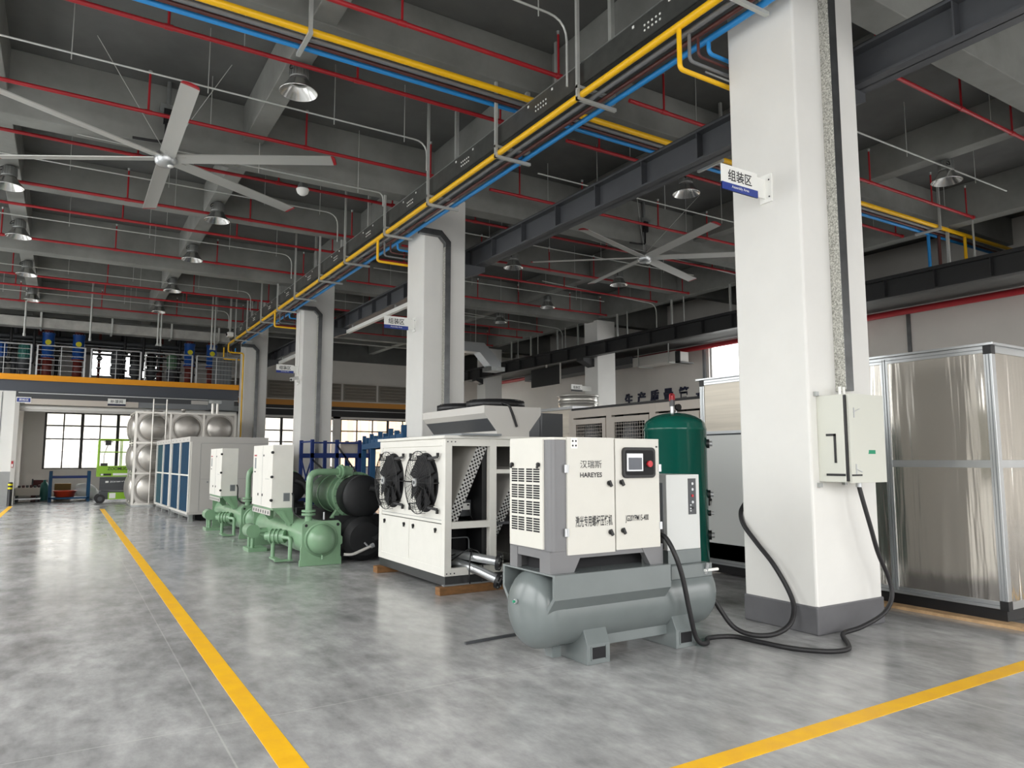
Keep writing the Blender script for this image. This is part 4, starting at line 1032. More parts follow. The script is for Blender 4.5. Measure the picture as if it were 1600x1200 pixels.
# ================================================================== AIR HANDLING UNIT (polished panels)
t = thing('air_handling_unit', 'long air handling unit clad in film polished aluminium right of the column', 'air handler', (8.4, 5.35, 0.03))
XA, XB, YA, YB, ZA, ZT = 7.60, 9.3, 3.45, 7.25, 0.17, 2.66
MB().box(XA + 0.03, XB, YA + 0.03, YB, 0.03, 0.14, M['black']).build('base_rail', t)
f = MB(); A = M['alu']; w = 0.075
def post(x, y): 
    f.box(x, x + w, y, y + w, ZA, ZT - 0.02, A)
    f.box(x - 0.004, x, y + 0.02, y + 0.03, ZA, ZT - 0.02, M['unit_d']).box(x - 0.004, x, y + 0.05, y + 0.055, ZA, ZT - 0.02, M['unit_d'])
for y in (YA, 4.50, 5.85, YB - w): post(XA, y)
for x in (XB - w,): post(x, YA)
for z in (0.14, ZT - 0.07):
    f.box(XA + 0.002, XA + w - 0.002, YA + 0.002, YB, z, z + 0.07, A).box(XA + w, XB, YA + 0.002, YA + w - 0.002, z, z + 0.07, A)
    f.box(XA - 0.004, XA, YA, YB, z + 0.03, z + 0.036, M['unit_d'])
f.box(XA + 0.005, XA + w, YA + w, 4.50, 1.47, 1.545, A).box(XA + w, XB, YA + 0.005, YA + w, 1.47, 1.545, A)
f.box(XA + 0.005, XA + w, 5.85, YB, 1.90, 1.94, A)
f.build('profile_frame', t, 0.003)
def panel(y0, y1, z0, z1, mm, nm='side_panel'):
    return MB().box(XA + 0.012, XA + 0.03, y0, y1, z0, z1, mm).build(nm, t)
panel(YA + w, 4.50, 0.21, 1.47, M['mirror']); panel(YA + w, 4.50, 1.545, ZT - 0.07, M['mirror'])
panel(4.575, 4.82, 0.21, ZT - 0.07, M['mirror'])
panel(5.925, YB - w, 1.94, ZT - 0.07, M['brushed'])
d = MB().box(XA + 0.005, XA + 0.03, 4.83, 5.85, 0.42, ZT - 0.07, M['cab']).build('white_door', t, 0.004); d['label'] = 'white hinged door'
MB().box(XA + 0.02, XA + 0.03, 4.83, 5.85, 0.21, 0.42, M['unit_d']).build('kick_plate', t)
for z in (0.55, 1.1, 1.7, 2.2): MB().box(XA - 0.012, XA + 0.006, 4.80, 4.88, z, z + 0.06, M['black']).build('hinge', d)
d = MB().box(XA + 0.002, XA + 0.03, 5.93, YB - 0.04, 0.42, 1.88, M['dryer']).build('grey_door', t, 0.004); d['label'] = 'light grey access door'
for z in (0.6, 1.15, 1.7): MB().box(XA - 0.014, XA + 0.003, 5.97, 6.05, z, z + 0.07, M['black']).build('hinge', d)
m = MB().cyl((XA, 7.1, 1.0), (XA - 0.04, 7.1, 1.0), 0.02, M['black'], 10).bar((XA - 0.04, 7.1, 1.0), (XA - 0.04, 7.1, 0.92), 0.02, 0.02, M['black'], (1, 0, 0))
m.build('handle', d)
MB().box(XA + 0.03, XA + 0.06, 5.93, YB, 0.21, 0.42, M['dgrey']).build('kick_plate', t)
for z0, z1 in ((0.21, 1.47), (1.545, ZT - 0.07)):
    MB().box(XA + w, XB - w, YA + 0.012, YA + 0.03, z0, z1, M['mirror']).build('end_panel', t)
MB().box(XA + 0.02, XB, YA + 0.02, YB, ZT - 0.02, ZT, A).box(XA - 0.03, XB, YA - 0.03, YB + 0.05, ZT, ZT + 0.025, M['alu']).build('roof', t, 0.002)
MB().box(XA + 0.03, XA + 0.04, YA + 0.05, YB - 0.02, 0.2, ZT - 0.03, M['dgrey']).box(XB - 0.04, XB - 0.02, YA + 0.05, YB - 0.02, 0.2, ZT - 0.03, M['dgrey']).box(XA + 0.04, XB, YA + 0.04, YA + 0.05, 0.2, ZT - 0.03, M['dgrey']).box(XA + 0.04, XB, YB - 0.05, YB - 0.02, 0.2, ZT - 0.03, M['unit']).build('inner_shell', t)
for y in (YA - 0.004, YB - w):
    for z in (ZT - 0.085, 0.13): MB().box(XA - 0.006, XA + w, y, y + w + 0.004, z, z + 0.09, M['black']).build('corner_piece', t, 0.004)
for i, (x, l) in enumerate(((7.48, 'rough pale board under the left edge of the air handling unit'), (8.6, 'rough pale board under the middle of the air handling unit'))):
    vs = [(x, 3.2, 0), (x + 0.2, 3.25, 0), (x + 0.25, 5.4, 0), (x - 0.02, 5.45, 0)]
    m = MB().add(vs + [(a, b, 0.03) for a, b, c in vs], [(3, 2, 1, 0), (4, 5, 6, 7), (0, 1, 5, 4), (1, 2, 6, 5), (2, 3, 7, 6), (3, 0, 4, 7)], M['woodl'])
    solo(m, 'wooden_board', l, 'board')

# ================================================================== MESH-DOOR UNIT AND COLLAR UNIT
t = thing('mesh_door_unit', 'beige framed unit with wire mesh doors and a black lid', 'fan unit', (11.1, 11.9, 0))
B = M['beige']; XM = 10.2
f = MB(); ys = [9.65, 11.05, 12.45, 13.85]
for y in ys: f.box(XM, XM + 0.1, y - 0.09, y + 0.09, 0.1, 2.70, B)
for ya, yb in zip(ys[:-1], ys[1:]): f.box(XM, XM + 0.1, ya + 0.09, yb - 0.09, 2.52, 2.70, B).box(XM, XM + 0.1, ya + 0.09, yb - 0.09, 0.1, 0.3, B)
f.box(XM + 0.1, 12.0, 9.56, 9.62, 0.1, 2.70, B).box(XM + 0.1, 12.0, 13.88, 13.94, 0.1, 2.70, B)
f.box(XM, 12.0, 9.56, 13.94, 0.0, 0.1, M['dgrey']); f.build('frame', t, 0.004)
MB().box(11.9, 12.0, 9.6, 13.9, 0.1, 2.7, M['slot']).build('back_panel', t)
MB().box(XM + 0.05, 12.05, 9.5, 13.9, 2.70, 2.76, M['black']).build('lid', t)
for ya, yb in zip(ys[:-1], ys[1:]):
    d = MB()
    a, b = ya + 0.10, yb - 0.10
    d.box(XM - 0.02, XM + 0.02, a, a + 0.11, 0.35, 2.48, B).box(XM - 0.02, XM + 0.02, b - 0.11, b, 0.35, 2.48, B).box(XM - 0.02, XM + 0.02, a + 0.11, b - 0.11, 2.36, 2.48, B).box(XM - 0.02, XM + 0.02, a + 0.11, b - 0.11, 0.35, 0.47, B)
    do = d.build('mesh_door', t, 0.003)
    m = MB()
    y = a + 0.13
    while y < b - 0.11: m.box(XM - 0.004, XM + 0.002, y - 0.004, y + 0.004, 0.47, 2.36, M['mesh']); y += 0.075
    z = 0.52
    while z < 2.36: m.box(XM - 0.004, XM + 0.002, a + 0.11, b - 0.11, z - 0.004, z + 0.004, M['mesh']); z += 0.075
    m.build('wire_mesh', do)
for yc in (10.35, 11.75, 13.15):
    m = MB().lathe([(0.42, 0.6), (0.42, 1.5), (0.34, 2.0), (0.46, 2.6)], (11.1, yc, 0), M['black'], 20)
    m.build('bellows', t)
    MB().lathe([(0.28, 0.6), (0.3, 1.6), (0.2, 2.1), (0.16, 2.6)], (10.72, yc + 0.55, 0), M['curt'], 12).build('flexible_cloth', t)
solo(MB().box(6.02, 6.4, 8.9, 9.5, 0, 2.24, M['dgrey']).box(6.01, 6.02, 8.95, 9.45, 0.1, 2.15, M['crane']), 'dark_stand_in_box', 'narrow dark grey box behind the exhaust hood of the condenser unit', 'cabinet', bev=0.005)  # dark box put in for the dark side beside the hood
t = thing('collar_unit', 'polished metal unit with a round silver duct collar on its roof', 'fan unit', (11.8, 14.9, 0))
m = MB().box(10.52, 13.0, 14.2, 15.6, 0.1, 2.78, M['brushed']); m.build('casing', t)
m = MB()
for x, y in ((10.5, 14.18), (10.5, 15.55), (12.95, 14.18)): m.box(x, x + 0.08, y, y + 0.08, 0.0, 2.78, M['alu'])
m.box(10.46, 13.05, 14.14, 15.66, 2.78, 2.85, M['alu']).build('profile_frame', t)
MB().lathe([(0.5, 2.85), (0.5, 2.98), (0.52, 2.99), (0.5, 3.0), (0.5, 3.15), (0.54, 3.15), (0.54, 3.19), (0.47, 3.19), (0.47, 2.85)], (11.2, 14.9, 0), M['steelb'], 40).build('duct_collar', t)

# raised letters on the right wall
for ch, y, z in (('生', 23.65, 3.86), ('产', 22.85, 3.88), ('质', 22.05, 3.90), ('量', 21.25, 3.90), ('管', 20.4, 3.90), ('理', 19.5, 3.6)):
    m = MB(); h = 0.5
    m.text(ch, (XR - 0.05, y + 0.22, z), (0, -1, 0), UZ, h, M['navy_l'], 0.5, 0.03, 0.0)
    nv = len(m.v)
    m.text(ch, (XR - 0.001, y + 0.22, z), (0, -1, 0), UZ, h, M['navy_l'], 0.5, 0.03, 0.0)
    vs, fs = text_polys(ch, 0.03)[:2]
    from collections import Counter
    ec = Counter()
    for q in fs:
        for i in range(len(q)): ec[frozenset((q[i], q[(i + 1) % len(q)]))] += 1
    sf = []
    for q in fs:
        for i in range(len(q)):
            a_, b_ = q[i], q[(i + 1) % len(q)]
            if ec[frozenset((a_, b_))] == 1: sf.append((a_, b_, b_ + nv, a_ + nv))
    for s_ in sf: m.f.append(list(s_)); m.fm.append(M['navy_l']); m.fs.append(False)
    solo(m, 'wall_letter', 'dark blue raised character %s on the right wall' % ch, 'letter', 'raised characters on the right wall')

# ================================================================== GREEN WATER CHILLERS
GC, GD, IN = M['green_c'], M['green_d'], M['insul']
def chiller(oy, label):
    t = thing('water_chiller', label, 'chiller', (3.55, oy + 1.6, 0), group='green water chillers')
    Y = lambda v: oy + v
    # condenser vessel with end plate
    m = MB().prism([(2.97, 0.0), (3.60, 0.0), (3.60, 0.10), (3.585, 0.12), (3.585, 0.28), (3.61, 0.30), (3.61, 0.40), (3.585, 0.42), (3.585, 0.60), (3.54, 0.645), (3.05, 0.645), (3.0, 0.60), (3.0, 0.30), (2.985, 0.26), (2.985, 0.10), (2.97, 0.08)], 'y', Y(0), Y(0.03), GC)
    m.cyl((3.06, Y(-0.002), 0.585), (3.06, Y(0), 0.585), 0.022, IN, 14).cyl((3.535, Y(-0.003), 0.585), (3.535, Y(0), 0.585), 0.024, M['slot'], 14)
    pl = m.build('end_plate', t, 0.004)
    m = MB().lathe([(0.25, 0.0), (0.25, -0.02), (0.215, -0.02)] + [(0.215 * math.cos(PI / 2 * k / 8), -0.02 - 0.15 * math.sin(PI / 2 * k / 8)) for k in range(9)], (3.285, Y(0), 0.375), GC, 36, 'y')
    m.build('dome_cover', t)
    MB().cyl((3.29, Y(-0.02), 0.15), (3.29, Y(-0.06), 0.14), 0.015, GC, 10).tube([(3.29, Y(-0.05), 0.145), (3.29, Y(-0.06), 0.09)], 0.014, GC, 8).build('drain_cock', t)
    MB().cyl((3.285, Y(0.03), 0.375), (3.285, Y(3.1), 0.375), 0.27, GC, 36).build('condenser_shell', t)
    MB().box(2.98, 3.6, Y(3.1), Y(3.13), 0, 0.645, GC).build('end_plate', t)
    # insulated evaporator below, compressor shell above
    MB().cyl((3.98, Y(0.1), 0.34), (3.98, Y(3.1), 0.34), 0.335, IN, 36).box(3.62, 4.33, Y(0.35), Y(0.45), 0, 0.68, IN).box(3.62, 4.33, Y(2.6), Y(2.7), 0, 0.68, IN).cyl((3.98, Y(0.1), 0.34), (3.98, Y(0.02), 0.34), 0.335, IN, 36, r2=0.25).build('evaporator', t)
    m = MB().cyl((3.98, Y(0.55), 0.98), (3.98, Y(1.95), 0.98), 0.31, GD, 36).cyl((3.98, Y(0.95), 0.98), (3.98, Y(1.0), 0.98), 0.325, GC, 36).cyl((3.98, Y(1.5), 0.98), (3.98, Y(1.55), 0.98), 0.325, GC, 36)
    m.build('compressor_shell', t)
    m = MB().cyl((3.98, Y(0.48), 0.98), (3.98, Y(0.55), 0.98), 0.375, GC, 40)
    for k in range(20):
        a = 2 * PI * k / 20; m.cyl((3.98 + 0.348 * math.cos(a), Y(0.465), 0.98 + 0.348 * math.sin(a)), (3.98 + 0.348 * math.cos(a), Y(0.57), 0.98 + 0.348 * math.sin(a)), 0.014, GD, 6)
    m.build('bolted_flange', t)
    m = MB().lathe([(0.33, 0.48), (0.33, 0.18)] + [(0.33 * math.cos(PI / 2 * k / 6), 0.18 - 0.10 * math.sin(PI / 2 * k / 6)) for k in range(7)], (3.98, Y(0), 0.98), IN, 36, 'y')
    m.build('insulated_head', t)
    MB().smooth([(4.05, Y(0.06), 1.12), (4.22, Y(0.0), 1.05), (4.30, Y(-0.02), 0.85), (4.30, Y(-0.02), 0.6), (4.22, Y(-0.05), 0.4), (4.08, Y(-0.06), 0.32)], 0.055, IN, 12).build('suction_hose', t)
    MB().tube([(3.62, Y(-0.05), 0.14), (3.74, Y(-0.08), 0.13), (4.02, Y(-0.1), 0.24)], 0.022, M['unit'], 10, 0.06).cyl((3.98, Y(-0.1), 0.24), (3.92, Y(-0.1), 0.30), 0.014, M['silver'], 8).cyl((4.02, Y(-0.1), 0.24), (4.07, Y(-0.1), 0.26), 0.035, M['silver'], 10).build('drain_pipe', t)
    m = MB()
    for x in (3.70, 4.25): m.prism([(x - 0.05, 0.62), (x + 0.05, 0.62), (x + (0.16 if x < 4 else -0.1), 0.80), (x + (0.08 if x < 4 else -0.18), 0.80)], 'y', Y(0.7), Y(0.8), GC)
    m.prism([(4.2, 1.15), (4.42, 0.85), (4.36, 0.82), (4.14, 1.12)], 'y', Y(0.2), Y(1.4), GD)
    m.build('cradle', t)
    # discharge pipe
    m = MB().tube([(3.19, Y(0.35), 0.60), (3.19, Y(0.35), 1.36), (3.66, Y(0.45), 1.36)], 0.052, GC, 16, 0.16)
    m.cyl((3.19, Y(0.35), 0.76), (3.19, Y(0.35), 0.79), 0.105, GC, 18).cyl((3.19, Y(0.35), 0.71), (3.19, Y(0.35), 0.74), 0.105, GC, 18)
    m.build('discharge_pipe', t)
    m = MB().cyl((3.66, Y(0.45), 1.36), (3.86, Y(0.48), 1.36), 0.085, GC, 16).cyl((3.70, Y(0.455), 1.36), (3.73, Y(0.46), 1.36), 0.115, GC, 14).cyl((3.80, Y(0.47), 1.36), (3.80, Y(0.47), 1.45), 0.04, GC, 12)
    m.cyl((3.86, Y(0.48), 1.42), (3.86, Y(0.48), 1.10), 0.06, GC, 14).cyl((3.86, Y(0.48), 1.2), (3.86, Y(0.48), 1.23), 0.10, GC, 14).cyl((3.92, Y(0.4), 1.15), (3.92, Y(0.36), 1.15), 0.03, M['slot'], 10)
    m.build('stop_valve', t)
    MB().cyl((3.38, Y(0.2), 0.645), (3.38, Y(0.2), 0.76), 0.014, M['silver'], 8).build('relief_valve', t)
    # starter cabinet on brackets
    m = MB().box(2.75, 3.07, Y(0.85), Y(2.20), 0.80, 1.78, U)
    m.box(2.748, 2.751, Y(1.52), Y(1.527), 0.82, 1.77, M['unit_d'])
    m.box(2.747, 2.751, Y(1.98), Y(2.08), 1.40, 1.58, M['unit_d']).box(2.747, 2.751, Y(2.0), Y(2.1), 1.335, 1.355, M['ink']).box(2.747, 2.751, Y(1.05), Y(1.30), 1.24, 1.245, M['unit_d'])
    m.box(2.746, 2.751, Y(1.95), Y(2.12), 1.605, 1.63, M['red']).box(2.746, 2.751, Y(1.42), Y(1.48), 1.60, 1.63, M['ink'])
    for yy in (1.45, 1.75): m.box(2.74, 2.751, Y(yy), Y(yy + 0.025), 0.96, 1.0, M['ink'])
    m.box(2.93, 3.03, Y(0.846), Y(0.851), 0.90, 1.03, M['unit_d'])
    for k in range(6): m.box(2.94, 3.02, Y(0.844), Y(0.847), 0.915 + 0.018 * k, 0.922 + 0.018 * k, M['dgrey'])
    c = m.build('starter_cabinet', t, 0.004)
    m = MB()
    for z in (0.92, 1.28, 1.66): m.cyl((2.745, Y(0.87), z), (2.745, Y(0.83), z), 0.022, M['black'], 10)
    m.build('cabinet_hinge', c)
    m = MB().box(2.77, 3.10, Y(0.83), Y(2.2), 0.765, 0.80, GC)
    for yy in (0.84, 2.1): m.prism([(2.80, 0.765), (3.09, 0.765), (3.09, 0.55), (3.02, 0.53)], 'y', Y(yy), Y(yy + 0.04), GC)
    m.prism([(2.86, 0.765), (2.92, 0.765), (3.05, 0.55), (3.0, 0.52)], 'y', Y(0.82), Y(0.86), GC)
    m.build('cabinet_bracket', t)
    m = MB().box(2.752, 2.765, Y(0.95), Y(2.15), 0.68, 0.765, M['unit'])
    for k in range(7): m.cyl((2.752, Y(1.05 + 0.165 * k), 0.72), (2.747, Y(1.05 + 0.165 * k), 0.72), 0.026, M['dgrey'], 10)
    m.build('gland_plate', t)
    MB().smooth([(3.06, Y(0.83), 1.03), (3.08, Y(0.82), 0.95), (3.08, Y(0.8), 0.75), (3.14, Y(0.75), 0.67), (3.22, Y(0.7), 0.64)], 0.014, M['black'], 8).build('control_cable', t)
    # oil side piping on the left
    m = MB().cyl((2.78, Y(1.0), 0.36), (2.98, Y(0.85), 0.36), 0.10, GC, 20).cyl((2.73, Y(1.04), 0.36), (2.78, Y(1.0), 0.36), 0.065, GC, 16)
    for k in range(3): m.cyl((2.80 + 0.05 * k, Y(0.985 - 0.0375 * k), 0.36), (2.815 + 0.05 * k, Y(0.974 - 0.0375 * k), 0.36), 0.118, GC, 18)
    m.tube([(2.92, Y(0.75), 0.36), (2.98, Y(0.55), 0.36), (2.98, Y(0.55), 0.03)], 0.03, GC, 10, 0.05).tube([(2.82, Y(0.95), 0.28), (2.82, Y(0.95), 0.03)], 0.03, GC, 10)
    m.box(2.75, 3.02, Y(0.53), Y(0.57), 0.02, 0.05, GC).box(2.78, 2.86, Y(0.55), Y(1.0), 0.02, 0.05, GC)
    m.build('oil_separator', t)
    m = MB().cyl((2.78, Y(2.5), 0.34), (2.78, Y(2.15), 0.34), 0.115, GC, 20).cyl((2.78, Y(2.2), 0.34), (3.1, Y(2.2), 0.34), 0.05, GC, 14).tube([(2.78, Y(2.2), 0.25), (2.78, Y(2.2), 0.02)], 0.03, GC, 10).tube([(2.78, Y(2.45), 0.25), (2.78, Y(2.45), 0.02)], 0.03, GC, 10)
    m.box(2.7, 3.0, Y(2.1), Y(2.55), 0.0, 0.06, GC)
    m.build('oil_filter', t)
    return t
chiller(10.70, 'nearest green water chiller beside the fan condenser unit')
chiller(15.0, 'farther green water chiller between the first chiller and the blue coil units')

# ================================================================== BLUE-COIL HEAT PUMP UNITS
def heat_pump(loc, rz, L, label, gcol):
    t = thing('heat_pump_unit', label, 'heat pump', loc, rz, group='blue coil heat pump units')
    b = lambda m, n, bev=0.0: m.build(n, t, bev, local=True)
    Wd = 1.95
    f = MB()
    f.box(0, Wd, 0, L, 0.17, 0.23, M['unit']).box(0, Wd, 0, L, 2.0, 2.13, M['unit'])
    for y in (0, L / 2 - 0.04, L - 0.08): f.box(0, 0.08, y, y + 0.08, 0.23, 2.0, M['unitw'])
    f.box(0.01, 0.06, 0.08, L - 0.08, 1.13, 1.17, M['unitw'])
    for k in range(5): f.cyl((0, 0.3 + (L - 0.6) * k / 4, 2.06), (-0.006, 0.3 + (L - 0.6) * k / 4, 2.06), 0.014, M['dgrey'], 8)
    b(f, 'frame', 0.003)
    for k in range(2):
        y0, y1 = 0.08 + (L / 2 - 0.04) * k, L / 2 - 0.04 + (L / 2 - 0.04) * k
        b(MB().box(0.04, 0.06, y0, y1, 0.23, 2.0, M[gcol] if k else M['coil']), 'fin_coil')
        m = MB(); yc = y0 + (y1 - y0) * 0.06
        for j in range(34): m.box(0.032, 0.042, yc, yc + 0.06, 0.27 + 0.05 * j, 0.30 + 0.05 * j, M['signw'])
        m.box(0.036, 0.04, yc - 0.03, yc + 0.09, 0.23, 2.0, M['silver'])
        b(m, 'coil_header')
    m = MB().box(0.05, Wd, -0.01, 0.02, 0.23, 2.0, M['unit']).box(0.28, Wd - 0.02, -0.014, -0.008, 0.25, 1.96, M['unit'])
    m.box(0.26, 0.265, -0.016, -0.009, 0.25, 1.96, M['unit_d']).box(0.28, Wd, -0.016, -0.009, 1.96, 1.966, M['unit_d']).box(0.28, Wd, -0.016, -0.009, 1.05, 1.055, M['unit_d']).cyl((0.45, -0.01, 0.98), (0.45, -0.03, 0.98), 0.02, M['unit_d'], 10)
    b(m, 'end_panel', 0.003)
    b(MB().box(0.06, Wd, 0.02, L, 0.23, 2.0, M['unit']), 'casing')
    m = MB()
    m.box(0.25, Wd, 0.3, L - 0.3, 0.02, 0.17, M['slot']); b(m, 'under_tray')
    for x in (0.05, Wd - 0.15):
        b(MB().box(x, x + 0.1, 0.05, L - 0.05, 0.10, 0.17, M['galv']), 'runner')
        for y in (0.05, L / 2, L - 0.15): b(MB().box(x, x + 0.1, y, y + 0.1, 0.0, 0.10, M['galv']), 'foot')
    return t
heat_pump((2.66, 19.80, 0), R(2.2), 2.85, 'nearer grey heat pump unit with blue fin coils beside the chillers', 'coil')
heat_pump((2.545, 22.75, 0), R(2.2), 2.65, 'farther grey heat pump unit with blue fin coils before the steel tank', 'coil_g')

# ================================================================== STAINLESS WATER TANK
t = thing('water_tank', 'stainless steel modular water tank with bulging square panels', 'water tank', (3.5, 28.0, 0))
X0, Y0, S = 1.94, 26.95, 1.045
MB().box(X0 - 0.02, X0 + 3 * S + 0.02, Y0 - 0.02, Y0 + 2 * S, 0.0, 0.08, M['galv']).box(X0 + 0.5, X0 + 0.6, Y0 - 0.3, Y0, 0.0, 0.08, M['galv']).build('base', t)
def dome(m, c, ux, uy, nrm, s, d):
    n, q = 28, 7
    c = Vector(c); ux = Vector(ux); uy = Vector(uy); nrm = Vector(nrm)
    vs = []
    for j in range(q + 1):
        a = PI / 2 * j / q; rr = s * 0.415 * math.cos(a); h = d * math.sin(a)
        vs += [c + (ux * math.cos(2 * PI * k / n) + uy * math.sin(2 * PI * k / n)) * rr + nrm * h for k in range(n)]
    m.add(vs, [(j * n + k, j * n + (k + 1) % n, (j + 1) * n + (k + 1) % n, (j + 1) * n + k) for j in range(q) for k in range(n)], M['steel'], True)
    # pressed ring and square flat
    for r_ in (0.44,):
        m.tube([c + (ux * math.cos(2 * PI * k / 32) + uy * math.sin(2 * PI * k / 32)) * s * r_ + nrm * 0.0 for k in range(33)], 0.02, M['steel'], 6, caps=False)
    for su, sv in ((1, 1), (1, -1), (-1, 1), (-1, -1)):
        p = c + ux * su * s * 0.40 + uy * sv * s * 0.40; e1 = c + ux * su * s * 0.30 + uy * sv * s * 0.45; e2 = c + ux * su * s * 0.45 + uy * sv * s * 0.30
        m.add([p + nrm * 0.0, e1 + nrm * 0.03, c + ux * su * s * 0.47 + uy * sv * s * 0.47 + nrm * 0.0, e2 + nrm * 0.03], [(0, 1, 2), (0, 2, 3)], M['steel'])
for iz in range(3):
    for ix in range(3):
        xc, zc = X0 + S * (ix + 0.5), 0.08 + S * (iz + 0.5) * 0.97
        m = MB().box(xc - S / 2 + 0.02, xc + S / 2 - 0.02, Y0 - 0.005, Y0 + 0.02, zc - 0.49, zc + 0.49, M['steel'])
        dome(m, (xc, Y0 - 0.005, zc), (1, 0, 0), (0, 0, 1), (0, -1, 0), S, 0.16)
        m.build('front_panel', t)
    for iy in range(2):
        yc, zc = Y0 + S * (iy + 0.5), 0.08 + S * (iz + 0.5) * 0.97
        m = MB().box(X0 - 0.005, X0 + 0.02, yc - S / 2 + 0.02, yc + S / 2 - 0.02, zc - 0.49, zc + 0.49, M['steel'])
        dome(m, (X0 - 0.005, yc, zc), (0, 1, 0), (0, 0, 1), (-1, 0, 0), S, 0.16)
        m.build('side_panel', t)
m = MB(); HT = 0.08 + 3 * S * 0.97
for ix in range(4): m.box(X0 + S * ix - 0.03, X0 + S * ix + 0.03, Y0 - 0.04, Y0, 0.08, HT, M['steelb'])
for iz in range(4):
    z = 0.08 + S * iz * 0.97
    m.box(X0 - 0.03, X0 + 3 * S + 0.03, Y0 - 0.045, Y0, z - 0.025, z + 0.025, M['steelb']).box(X0 - 0.045, X0, Y0 - 0.04, Y0 + 2 * S, z - 0.025, z + 0.025, M['steelb'])
for iy in range(3): m.box(X0 - 0.04, X0, Y0 + S * iy - 0.03, Y0 + S * iy + 0.03, 0.08, HT, M['steelb'])
m.box(X0, X0 + 3 * S, Y0, Y0 + 2 * S, HT - 0.04, HT, M['steel']).box(X0 + 0.02, X0 + 3 * S, Y0 + 2 * S - 0.03, Y0 + 2 * S, 0.08, HT, M['steel']).box(X0 + 3 * S - 0.02, X0 + 3 * S, Y0, Y0 + 2 * S, 0.08, HT, M['steel'])
m.build('flange_grid', t)
m = MB()
for x in (2.42, 2.82): m.tube([(x, Y0 - 0.20, 0.10), (x, Y0 - 0.20, HT + 0.45)], 0.022, M['steelb'], 10)
for k in range(9): m.cyl((2.42, Y0 - 0.20, 0.35 + 0.38 * k), (2.82, Y0 - 0.20, 0.35 + 0.38 * k), 0.014, M['steelb'], 8)
for z in (0.6, HT - 0.1):
    for x in (2.42, 2.82): m.cyl((x, Y0 - 0.2, z), (x, Y0, z), 0.012, M['steelb'], 8)
m.build('ladder', t)
m = MB().lathe([(0.27, 0), (0.27, 0.06), (0.3, 0.06), (0.3, 0.10), (0.0, 0.12)], (2.5, Y0 + 0.7, HT), M['steel'], 24)
m.build('hatch', t)
MB().lathe([(0.05, 0), (0.05, 0.12), (0.09, 0.14), (0.09, 0.18), (0, 0.2)], (3.45, Y0 + 0.6, HT), M['steelb'], 16).build('vent_cap', t)
MB().cyl((4.35, Y0 + 0.3, HT), (4.35, Y0 + 0.3, HT + 0.4), 0.05, M['steelb'], 14).cyl((4.5, Y0 + 0.3, HT), (4.5, Y0 + 0.3, HT + 0.4), 0.05, M['steelb'], 14).box(4.2, 4.62, Y0 + 0.2, Y0 + 0.4, HT + 0.4, HT + 0.5, M['galv']).build('inlet_pipes', t)

# ================================================================== SCISSOR LIFT IN THE DOORWAY
t = thing('scissor_lift', 'lime green and dark grey scissor lift parked in the doorway', 'lift', (1.9, 30.05, 0))
LM, DG = M['lime'], M['dgrey']
x0, x1, y0, y1 = 0.98, 2.85, 29.66, 30.44
MB().box(x0 + 0.12, x1, y0, y1, 0.14, 0.42, DG).build('chassis', t, 0.01)
m = MB().box(x0 + 0.38, x1 - 0.3, y0 - 0.012, y0, 0.14, 0.38, LM)
m.box(x0 + 0.42, x0 + 0.62, y0 - 0.016, y0 - 0.01, 0.17, 0.36, M['signw']); m.build('side_cover', t)
for x in (x0 + 0.14, x1 - 0.14):
    for y in (y0 - 0.04, y1 - 0.08):
        m = MB().cyl((x, y, 0.16), (x, y + 0.12, 0.16), 0.16, M['rubber'], 24).cyl((x, y - 0.004, 0.16), (x, y + 0.02, 0.16), 0.08, DG, 16)
        m.build('wheel', t)
m = MB()
for k in range(4):
    z = 0.46 + 0.115 * k
    for y in (y0 + 0.05, y1 - 0.1):
        m.bar((x0 + 0.15, y, z), (x1 - 0.15, y, z + 0.08), 0.05, 0.085, DG, (0, 1, 0)); m.bar((x0 + 0.15, y + 0.055, z + 0.08), (x1 - 0.15, y + 0.055, z), 0.05, 0.085, DG, (0, 1, 0))
m.box(x0 + 0.1, x1, y0 + 0.02, y0 + 0.05, 0.45, 0.92, DG)
m.box(x0 + 0.28, x0 + 0.38, y0 + 0.015, y0 + 0.022, 0.72, 0.79, M['signw'])
m.text('ZOOMLION', (x0 + 0.42, y0 + 0.018, 0.73), FX, UZ, 0.055, M['lettw'], 0.55, 0.02)
m.build('scissor_stack', t)
m = MB().box(x0, x1, y0 - 0.02, y1 + 0.02, 0.94, 1.10, LM).box(x0, x1, y0 - 0.03, y1 + 0.03, 1.10, 1.32, LM)
m.box(x0 + 0.5, x1, y0 - 0.032, y0 - 0.018, 0.98, 1.06, M['signw']).box(x0 + 0.1, x0 + 0.45, y0 - 0.022, y0 - 0.018, 0.98, 1.05, M['ink']).box(x0 + 0.12, x0 + 0.2, y0 - 0.024, y0 - 0.02, 0.985, 1.045, M['signw'])
m.text('ZOOMLION', (x0 + 0.32, y0 - 0.031, 1.17), FX, UZ, 0.11, M['ink'], 0.75, 0.02)
m.build('platform', t, 0.004)
m = MB()
for y in (y0, y1):
    m.tube([(x0 + 0.04, y, 1.3), (x0 + 0.04, y, 2.26), (x1 - 0.04, y, 2.26), (x1 - 0.04, y, 1.3)], 0.028, LM, 8, 0.06)
    m.bar((x0 + 0.04, y, 1.82), (x1 - 0.04, y, 1.82), 0.03, 0.03, LM)
    for x in (x0 + 0.75, x0 + 1.3): m.bar((x, y, 1.3), (x, y, 2.26), 0.03, 0.03, LM)
for x in (x0 + 0.04, x1 - 0.04):
    for z in (2.26, 1.82): m.bar((x, y0, z), (x, y1, z), 0.03, 0.03, LM)
m.build('guard_rail', t)
